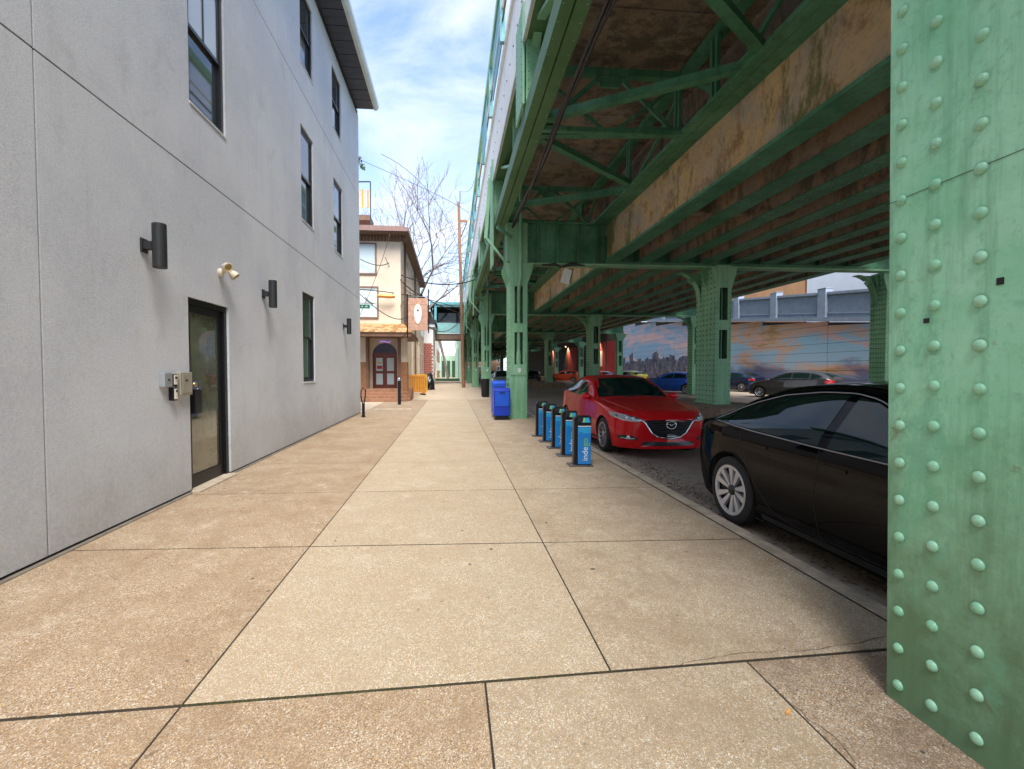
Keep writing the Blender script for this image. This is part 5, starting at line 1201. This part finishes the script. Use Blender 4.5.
# ledge and parapet
MB().prism([(6, topz(6)), (57, topz(57)), (57, topz(57)+.24), (6, topz(6)+.24)], 'x', MX-.22, MX+.5).build('ledge', 'granite_cap', mw)
y = 8.65; k = 0
while y < 55:
    tz = topz(y)+.24; tz2 = topz(y+4.05)+.24
    MB().prism([(y+.6, tz+.06), (y+4.05, tz2), (y+4.05, tz2+1.30), (y+.6, tz+1.36)], 'x', MX+.02, MX+.12).build('parapet_panel', 'granite_blue', mw)
    for zz in (.26,): MB().prism([(y+.6, tz+zz), (y+4.05, tz2+zz-.06), (y+4.05, tz2+zz), (y+.6, tz+zz+.06)], 'x', MX-.03, MX+.02).build('parapet_rail', 'granite_cap', mw)
    MB().prism([(y+.6, tz+1.36), (y+4.05, tz2+1.3), (y+4.05, tz2+1.44), (y+.6, tz+1.50)], 'x', MX-.08, MX+.25).build('coping', 'granite_cap', mw)
    pr = box1('parapet_post', 'granite_cap', mw, MX-.14, MX+.34, y, y+.6, tz-.02, tz+1.66, bevel=.02); box1('post_cap', 'granite_cap', pr, MX-.16, MX+.36, y-.02, y+.62, tz+1.66, tz+1.70, bevel=.01)
    y += 4.05; k += 1
# red panels and dim arcades further on
fw = thing('painted_wall', (21.5, 75, 0), 'dark far wall with deep red painted panels and wall lamps under the deck', 'wall')
box1('wall', 'joint_dirt', fw, MX, MX+.8, 57, 168, -.2, 7)
plain('mural_dark', (.03, .025, .035), .9, 0, .3, 1)
for k, (a, b_, mt) in enumerate(((58.5, 62.5, 'mural_red'), (63.2, 68, 'mural_red'), (70, 74, 'mural_dark'), (78, 84, 'mural_red'), (87, 92, 'mural_dark'), (95, 103, 'mural_red'))):
    pn = box1('panel', mt, fw, MX-.05, MX, a, b_, .2, 5.4); box1('poster', 'sign_white', pn, MX-.06, MX-.05, a+1.2, a+2.2, 2.0, 4.2) if k in (1,) else None
wl_l = ['right one of the three warm wall lamps over the red panels', 'middle warm wall lamp over the dark panel', 'left one of the warm wall lamps in the distance']
plain('bulb', (1, .8, .55), .5, 0, 0, emit=5)
for k, y in enumerate((66, 84, 97)):
    wl = thing('wall_light', (MX, y, 5.7), wl_l[k], 'lamp', 'warm wall lamps on the far wall')
    MB().lathe([(.32, 5.72), (.08, 5.95), (0, 5.97)], (MX-.5, y, 0), n=14).build('shade', 'black_metal', wl); MB().lathe([(0, 5.70), (.16, 5.72), (.16, 5.78), (0, 5.8)], (MX-.5, y, 0), n=10).build('bulb', 'bulb', wl); MB().tube([(MX-.5, y, 5.95), (MX, y, 6.05)], .03, 6).build('arm', 'black_metal', wl)
    ld = bpy.data.lights.new('lamp_glow', 'SPOT'); ld.energy = 350; ld.color = (1, .7, .4); ld.spot_size = R(110); ld.shadow_soft_size = .15
    lo_ = bpy.data.objects.new('lamp_glow', ld); col.objects.link(lo_); lo_.parent = wl; lo_.location = (-.5, 0, -.12); lo_.rotation_euler = (0, R(-32), 0)
# buildings above and beyond the wall
plain('orange_wall', (.60, .30, .13), .85, 0, .12, 1); plain('white_wall', (.72, .71, .70), .85, 0, .06, 1); plain('tan_wall', (.50, .40, .28), .85, 0, .15, 1); plain('far_red', (.33, .14, .10), .85, 0, .2, 1)
def far_house(name, x0, x1, y0, y1, h, mat, lab, face='x', wins=True, cols_=4, fl_=3, z0=0, cat='building', pane='window_glass', trim='gutter_white'):
    r_ = thing(name, ((x0+x1)/2, (y0+y1)/2, 0), lab, cat)
    box1('wall', mat, r_, x0, x1, y0, y1, -.2, h); rf = box1('roof', 'roof_dark', r_, x0-.25, x1+.25, y0-.25, y1+.25, h, h+.3); box1('cornice', trim, rf, x0-.15, x1+.15, y0-.15, y1+.15, h-.35, h-.002)
    if wins:
        for i in range(cols_):
            for j_ in range(fl_):
                z = z0+1.3+j_*(h-z0-1)/fl_; zt = z+1.5
                if face == 'x':   # facade looking -x
                    yc = y0+(i+.5)*(y1-y0)/cols_; wo = box1('window', trim, r_, x0-.05, x0+.01, yc-.6, yc+.6, z-.08, zt+.08); box1('pane', pane, wo, x0-.06, x0-.05, yc-.5, yc+.5, z, zt)
                elif face == '+x':
                    yc = y0+(i+.5)*(y1-y0)/cols_; wo = box1('window', trim, r_, x1-.01, x1+.05, yc-.6, yc+.6, z-.08, zt+.08); box1('pane', pane, wo, x1+.05, x1+.06, yc-.5, yc+.5, z, zt)
                else:
                    xc = x0+(i+.5)*(x1-x0)/cols_; wo = box1('window', trim, r_, xc-.6, xc+.6, y0-.05, y0+.01, z-.08, zt+.08); box1('pane', pane, wo, xc-.5, xc+.5, y0-.06, y0-.05, z, zt)
    return r_
far_house('row_house', 27, 36, 33.5, 46, 12, 'orange_wall', 'orange rendered house above the parapet on the right', wins=False, z0=4)
far_house('row_house', 27, 36, 24, 33.2, 13, 'white_wall', 'white rendered house above the parapet, right of the orange one', wins=False, z0=5)
far_house('row_house', 27, 36, 46.5, 62, 11, 'tan_wall', 'tan house above the skyline mural', z0=4)
far_house('row_house', 27, 36, 2, 23.6, 12, 'far_red', 'brick house on the right beyond the parapet', z0=5)
far_house('end_closure', 1.6, 20, 180, 190, 14, 'brown_wood', 'added dark brown block closing off the bright far end of the street under the deck', 'y', True, 5, 4)  # added to shut out the bright sky at the street end
far_house('corner_building', 29, 38, 176, 186, 12, 'tan_wall', 'tan building closing the view at the far end under the deck', 'y', True, 3, 3)
far_house('corner_building', 22, 30, 112, 130, 9, 'tan_wall', 'tan building at the end of the dim side wall', 'x', True, 4, 2)
# left side beyond the cream building
far_house('row_house', -11, -2.6, 37.4, 43, 7.2, 'cream_wall', 'pale house with white trim next after the cream building', '+x', True, 3, 2)
bh = far_house('row_house', -11, -1.75, 43.4, 49, 5.8, 'white_wall', 'low white house with a brick panel past the pale house', '+x', True, 2, 1)
for i in range(18):
    for j_ in range(4):
        x = -2.75+j_*.25+(.12 if i % 2 else 0)
        if x+.23 < -1.76: box1('brick', 'brick_red', bh, x, x+.235, 43.36, 43.4, .9+i*.17, .9+i*.17+.15)
far_house('row_house', -12, -2.4, 49.5, 62, 8, 'far_red', 'brown brick house before the footbridge', '+x', True, 5, 2)
far_house('row_house', -12, -2.6, 78, 100, 8.5, 'tan_wall', 'tan house beyond the green station wall', '+x', True, 6, 2)
# teal footbridge
fbg = thing('footbridge', (-.5, 50, 5), 'teal covered footbridge crossing above the pavement to the elevated station', 'footbridge')
box1('floor', 'eave_brown', fbg, -2.2, 1.3, 49.2, 52.0, 4.7, 5.28); box1('side_panel', 'teal_light', fbg, -2.1, 1.3, 49.16, 49.22, 5.34, 6.45); box1('bottom_trim', 'gutter_white', fbg, -1.9, 1.3, 49.14, 49.2, 5.28, 5.36)
box1('roof', 'teal', fbg, -2.3, 1.3, 49.0, 52.2, 8.35, 8.62); box1('corner_post', 'teal', fbg, -1.85, -1.6, 49.1, 49.25, 5.3, 8.4); box1('corner_post', 'teal', fbg, .85, 1.1, 49.1, 49.25, 5.3, 8.4); box1('back_panel', 'paint_dark', fbg, -2.1, 1.2, 51.9, 51.95, 6.45, 8.35)
MB().prism([(-1.5, 6.47), (-1.3, 6.75), (-.5, 6.9), (.4, 6.78), (.7, 6.47)], 'y', 51.5, 51.6).build('light_gap_plate', 'gutter_white', fbg)  # solid white plate, painted to read as light through a gap
box1('header', 'teal_light', fbg, -1.6, .85, 49.12, 49.2, 8.15, 8.4)
# green station front far along
sf = thing('station_front', (-.8, 78, 0), 'pale green station wall with dark doorways at the far end of the pavement', 'station')
plain('station_green', (.40, .58, .46), .6, 0, .15, 1); plain('station_dark', (.03, .09, .05), .6, 0, .2, 2)
MB().prism([(62, 0), (88, 0), (88, 6.2), (62, 9.5)], 'x', .9, 1.3).build('wall', 'station_green', sf)
for k in range(6): box1('doorway', 'station_dark', sf, .86, .9, 64+k*3.8, 66.3+k*3.8, .1, 4.4); box1('pilaster', 'station_green', sf, .78, .9, 67+k*3.8, 67.6+k*3.8, .1, 5.4)
box1('end_wall', 'station_green', sf, -2.2, .9, 88, 88.3, 0, 4.2)
for k in range(3): box1('doorway', 'station_dark', sf, -1.9+k*.95, -1.3+k*.95, 87.95, 88, .1, 3.2)
box1('low_wall', 'station_dark', sf, -2.6, 1.0, 60.0, 60.2, 0, .35)
# ---------------------------------------------------------------- utility pole and wires
plain('pole_wood', (.26, .14, .08), .9, 0, .3, 5)
up = thing('utility_pole', (.95, 38, 0), 'weathered wooden utility pole with a short crossarm beside the elevated railway', 'pole')
MB().tube([(.95, 38, 0), (.80, 38, 6), (.58, 38, 15.1)], [.15, .13, .11], 10).build('pole', 'pole_wood', up, smooth=40)
MB().beam((.6, 38, 13.6), (1.3, 38, 13.6), .12, .18).build('crossarm', 'pole_wood', up); MB().beam((.68, 38, 12.1), (1.25, 38, 13.5), .05, .07).build('brace', 'cable', up)
MB().tube([(.58, 38, 14.9), (.7, 38, 15.2), (.68, 38, 16)], .03, 6).build('insulator', 'cable', up)
wires = [((-3.3, 22.3, 11.6), (-.6, 26, 10.4), (.72, 38, 9.9), .012), ((-2.5, 23, 5.9), (-1.4, 26, 5.4), (.72, 38, 6.1), .03), ((-4.9, 22.9, 5.35), (-1.8, 25, 5.35), (.72, 38, 6.4), .022),
         ((-4.6, 22.6, 5.3), (-2.9, 21, 3.9), (-1.86, 19.6, 3.7), .02), ((-4.5, 22.7, 3.9), (-3.5, 22.2, 6), (-2.9, 22.4, 8.0), .012), ((-3.2, 22.7, 6.9), (-2.6, 24, 5.8), (-1.9, 26, 5.6), .014),
         ((-4.4, 22.8, 6.8), (-3.6, 22.7, 6.5), (-3.0, 22.6, 6.6), .02), ((.72, 38, 8.3), (.9, 29, 7.2), (1.4, 26, 6.7), .02), ((-1.0, 19.6, 3.3), (0, 24, 3.6), (1.1, 27, 5.4), .018),
         ((-6, 30, 14.8), (-1, 30, 12.7), (1.1, 31, 11.9), .014), ((.7, 38, 16), (1.0, 28, 12.2), (1.15, 24, 11.2), .012), ((-4.2, 22.9, 5.0), (-2.6, 26, 4.5), (.72, 38, 5.3), .02), ((-2.5, 23.2, 6.15), (-.6, 24.2, 5.9), (1.3, 26.4, 6.6), .03)]
wd = ['thin wire from the roof balcony to the wooden pole', 'thick sagging wire from the cream wall to the pole', 'wire crossing low in front of the cream wall to the pole', 'wire sagging from the cream window down to the hanging sign', 'thin wire rising steeply past the upper cream window', 'wire drooping from the cream wall corner', 'short wire crossing the upper cream window', 'short wire from the pole to the green fascia', 'wire running from the hanging sign towards the green steelwork', 'high wire crossing the sky to the pole top', 'wire from the pole top to the top rail', 'lowest wire from the cream wall to the pole', 'thick wire arching from the cream corner over to the green steelwork']
for (a, b_, c_, r_), lb_ in zip(wires, wd):
    a, b_, c_ = Vector(a), Vector(b_), Vector(c_); pts = [a*(1-t_)**2+(b_*2-(a+c_)/2)*2*t_*(1-t_)+c_*t_*t_ for t_ in np.linspace(0, 1, 16)]
    tag(MB().tube(pts, r_, 5).build('wire', 'cable', smooth=True), lb_, 'wire', 'overhead wires')
sp_ = MB().tube([(-3.55, 22.6, 5.02), (-3.0, 22.65, 5.0), (-2.75, 22.7, 5.02)], .09, 8).build('cable_sleeve', 'barrier_orange', smooth=40); tag(sp_, 'orange sleeve round the wire in front of the cream wall', 'cable sleeve')
# ---------------------------------------------------------------- bare trees
plain('bark', (.17, .14, .12), .9, 0, .3, 5); plain('twig', (.23, .18, .16), .9, 0, .3, 3)
def bare_tree(x, y, h, seed, lab, lean=(0, 0), r0=.2, z0=0):
    rnd = random.Random(seed); r_ = thing('bare_tree', (x, y, 0), lab, 'tree', 'bare winter trees behind the cream building'); tr, tw = MB(), MB()
    def grow(p, d, ln, r, lv):
        pts = [p]; n = 4 if lv < 3 else 3; q = p
        for i in range(n):
            d = (d+Vector((rnd.gauss(0, .10), rnd.gauss(0, .10), rnd.gauss(.03, .05)))).normalized(); q = q+d*ln/n; pts.append(q)
        rs = [max(.011, r*(1-.45*i/n)) for i in range(n+1)]
        (tr if lv < 2 else tw).tube(pts, rs, 6 if lv < 2 else 3, False)
        if lv >= 6: return
        for k in range(rnd.choice((2, 3, 3)) if lv < 5 else 3):
            a = rnd.uniform(.25, .75) if lv else rnd.uniform(.2, .5); ax = d.orthogonal().normalized(); ax.rotate(Quaternion(d, rnd.uniform(0, 6.28)))
            nd = d.copy(); nd.rotate(Quaternion(ax, a)); s_ = pts[-1] if k < 2 else pts[rnd.randint(max(1, n-2), n)]
            grow(s_, nd, ln*rnd.uniform(.62, .85), max(.011, r*.6), lv+1)
    grow(Vector((x, y, z0)), Vector((lean[0], lean[1], 1)).normalized(), h*.27, r0, 0)
    tr.build('trunk', 'bark', r_, smooth=True, fix=False); tag(tw.build('branches', 'twig', r_, fix=False), kind='stuff')
bare_tree(-5.0, 42, 25, 3, 'tall bare tree whose forked branches rise behind the cream roof', (.0, 0), .26)
bare_tree(-3.2, 56, 26, 11, 'bare tree with fine twigs between the cream building and the wooden pole', (.1, 0), .24)
bare_tree(-.6, 70, 24, 17, 'fainter bare tree behind the footbridge and the wooden pole', (.0, 0), .22)
bare_tree(-8.5, 50, 24, 23, 'bare tree left of the others, mostly behind the grey building', (.1, 0), .22)
# small evergreen sprig by the balcony
plain('leaf', (.05, .10, .03), .7, 0, .3, 9)
sg_ = thing('roof_plant', (-4.7, 24, 11.4), 'small green sprig poking out above the orange balcony', 'plant')
MB().tube([(-5.0, 24.5, 11.0), (-4.9, 24.5, 12.0), (-4.6, 24.5, 12.4)], .02, 5).build('stem', 'bark', sg_); lv_ = MB()
for _ in range(70):
    t_ = random.random(); c_ = Vector((-5.0+.5*t_+random.gauss(0, .05), 24.5+random.gauss(0, .1), 12.5-.6*t_+random.gauss(0, .12))); a = Vector((random.gauss(0, 1), random.gauss(0, 1), random.gauss(0, 1))).normalized()*.09; b2 = a.orthogonal()*.5
    lv_.add([c_-a, c_+b2, c_+a, c_-b2], [(0, 1, 2, 3)])
tag(lv_.build('leaves', 'leaf', sg_, fix=False), kind='stuff')
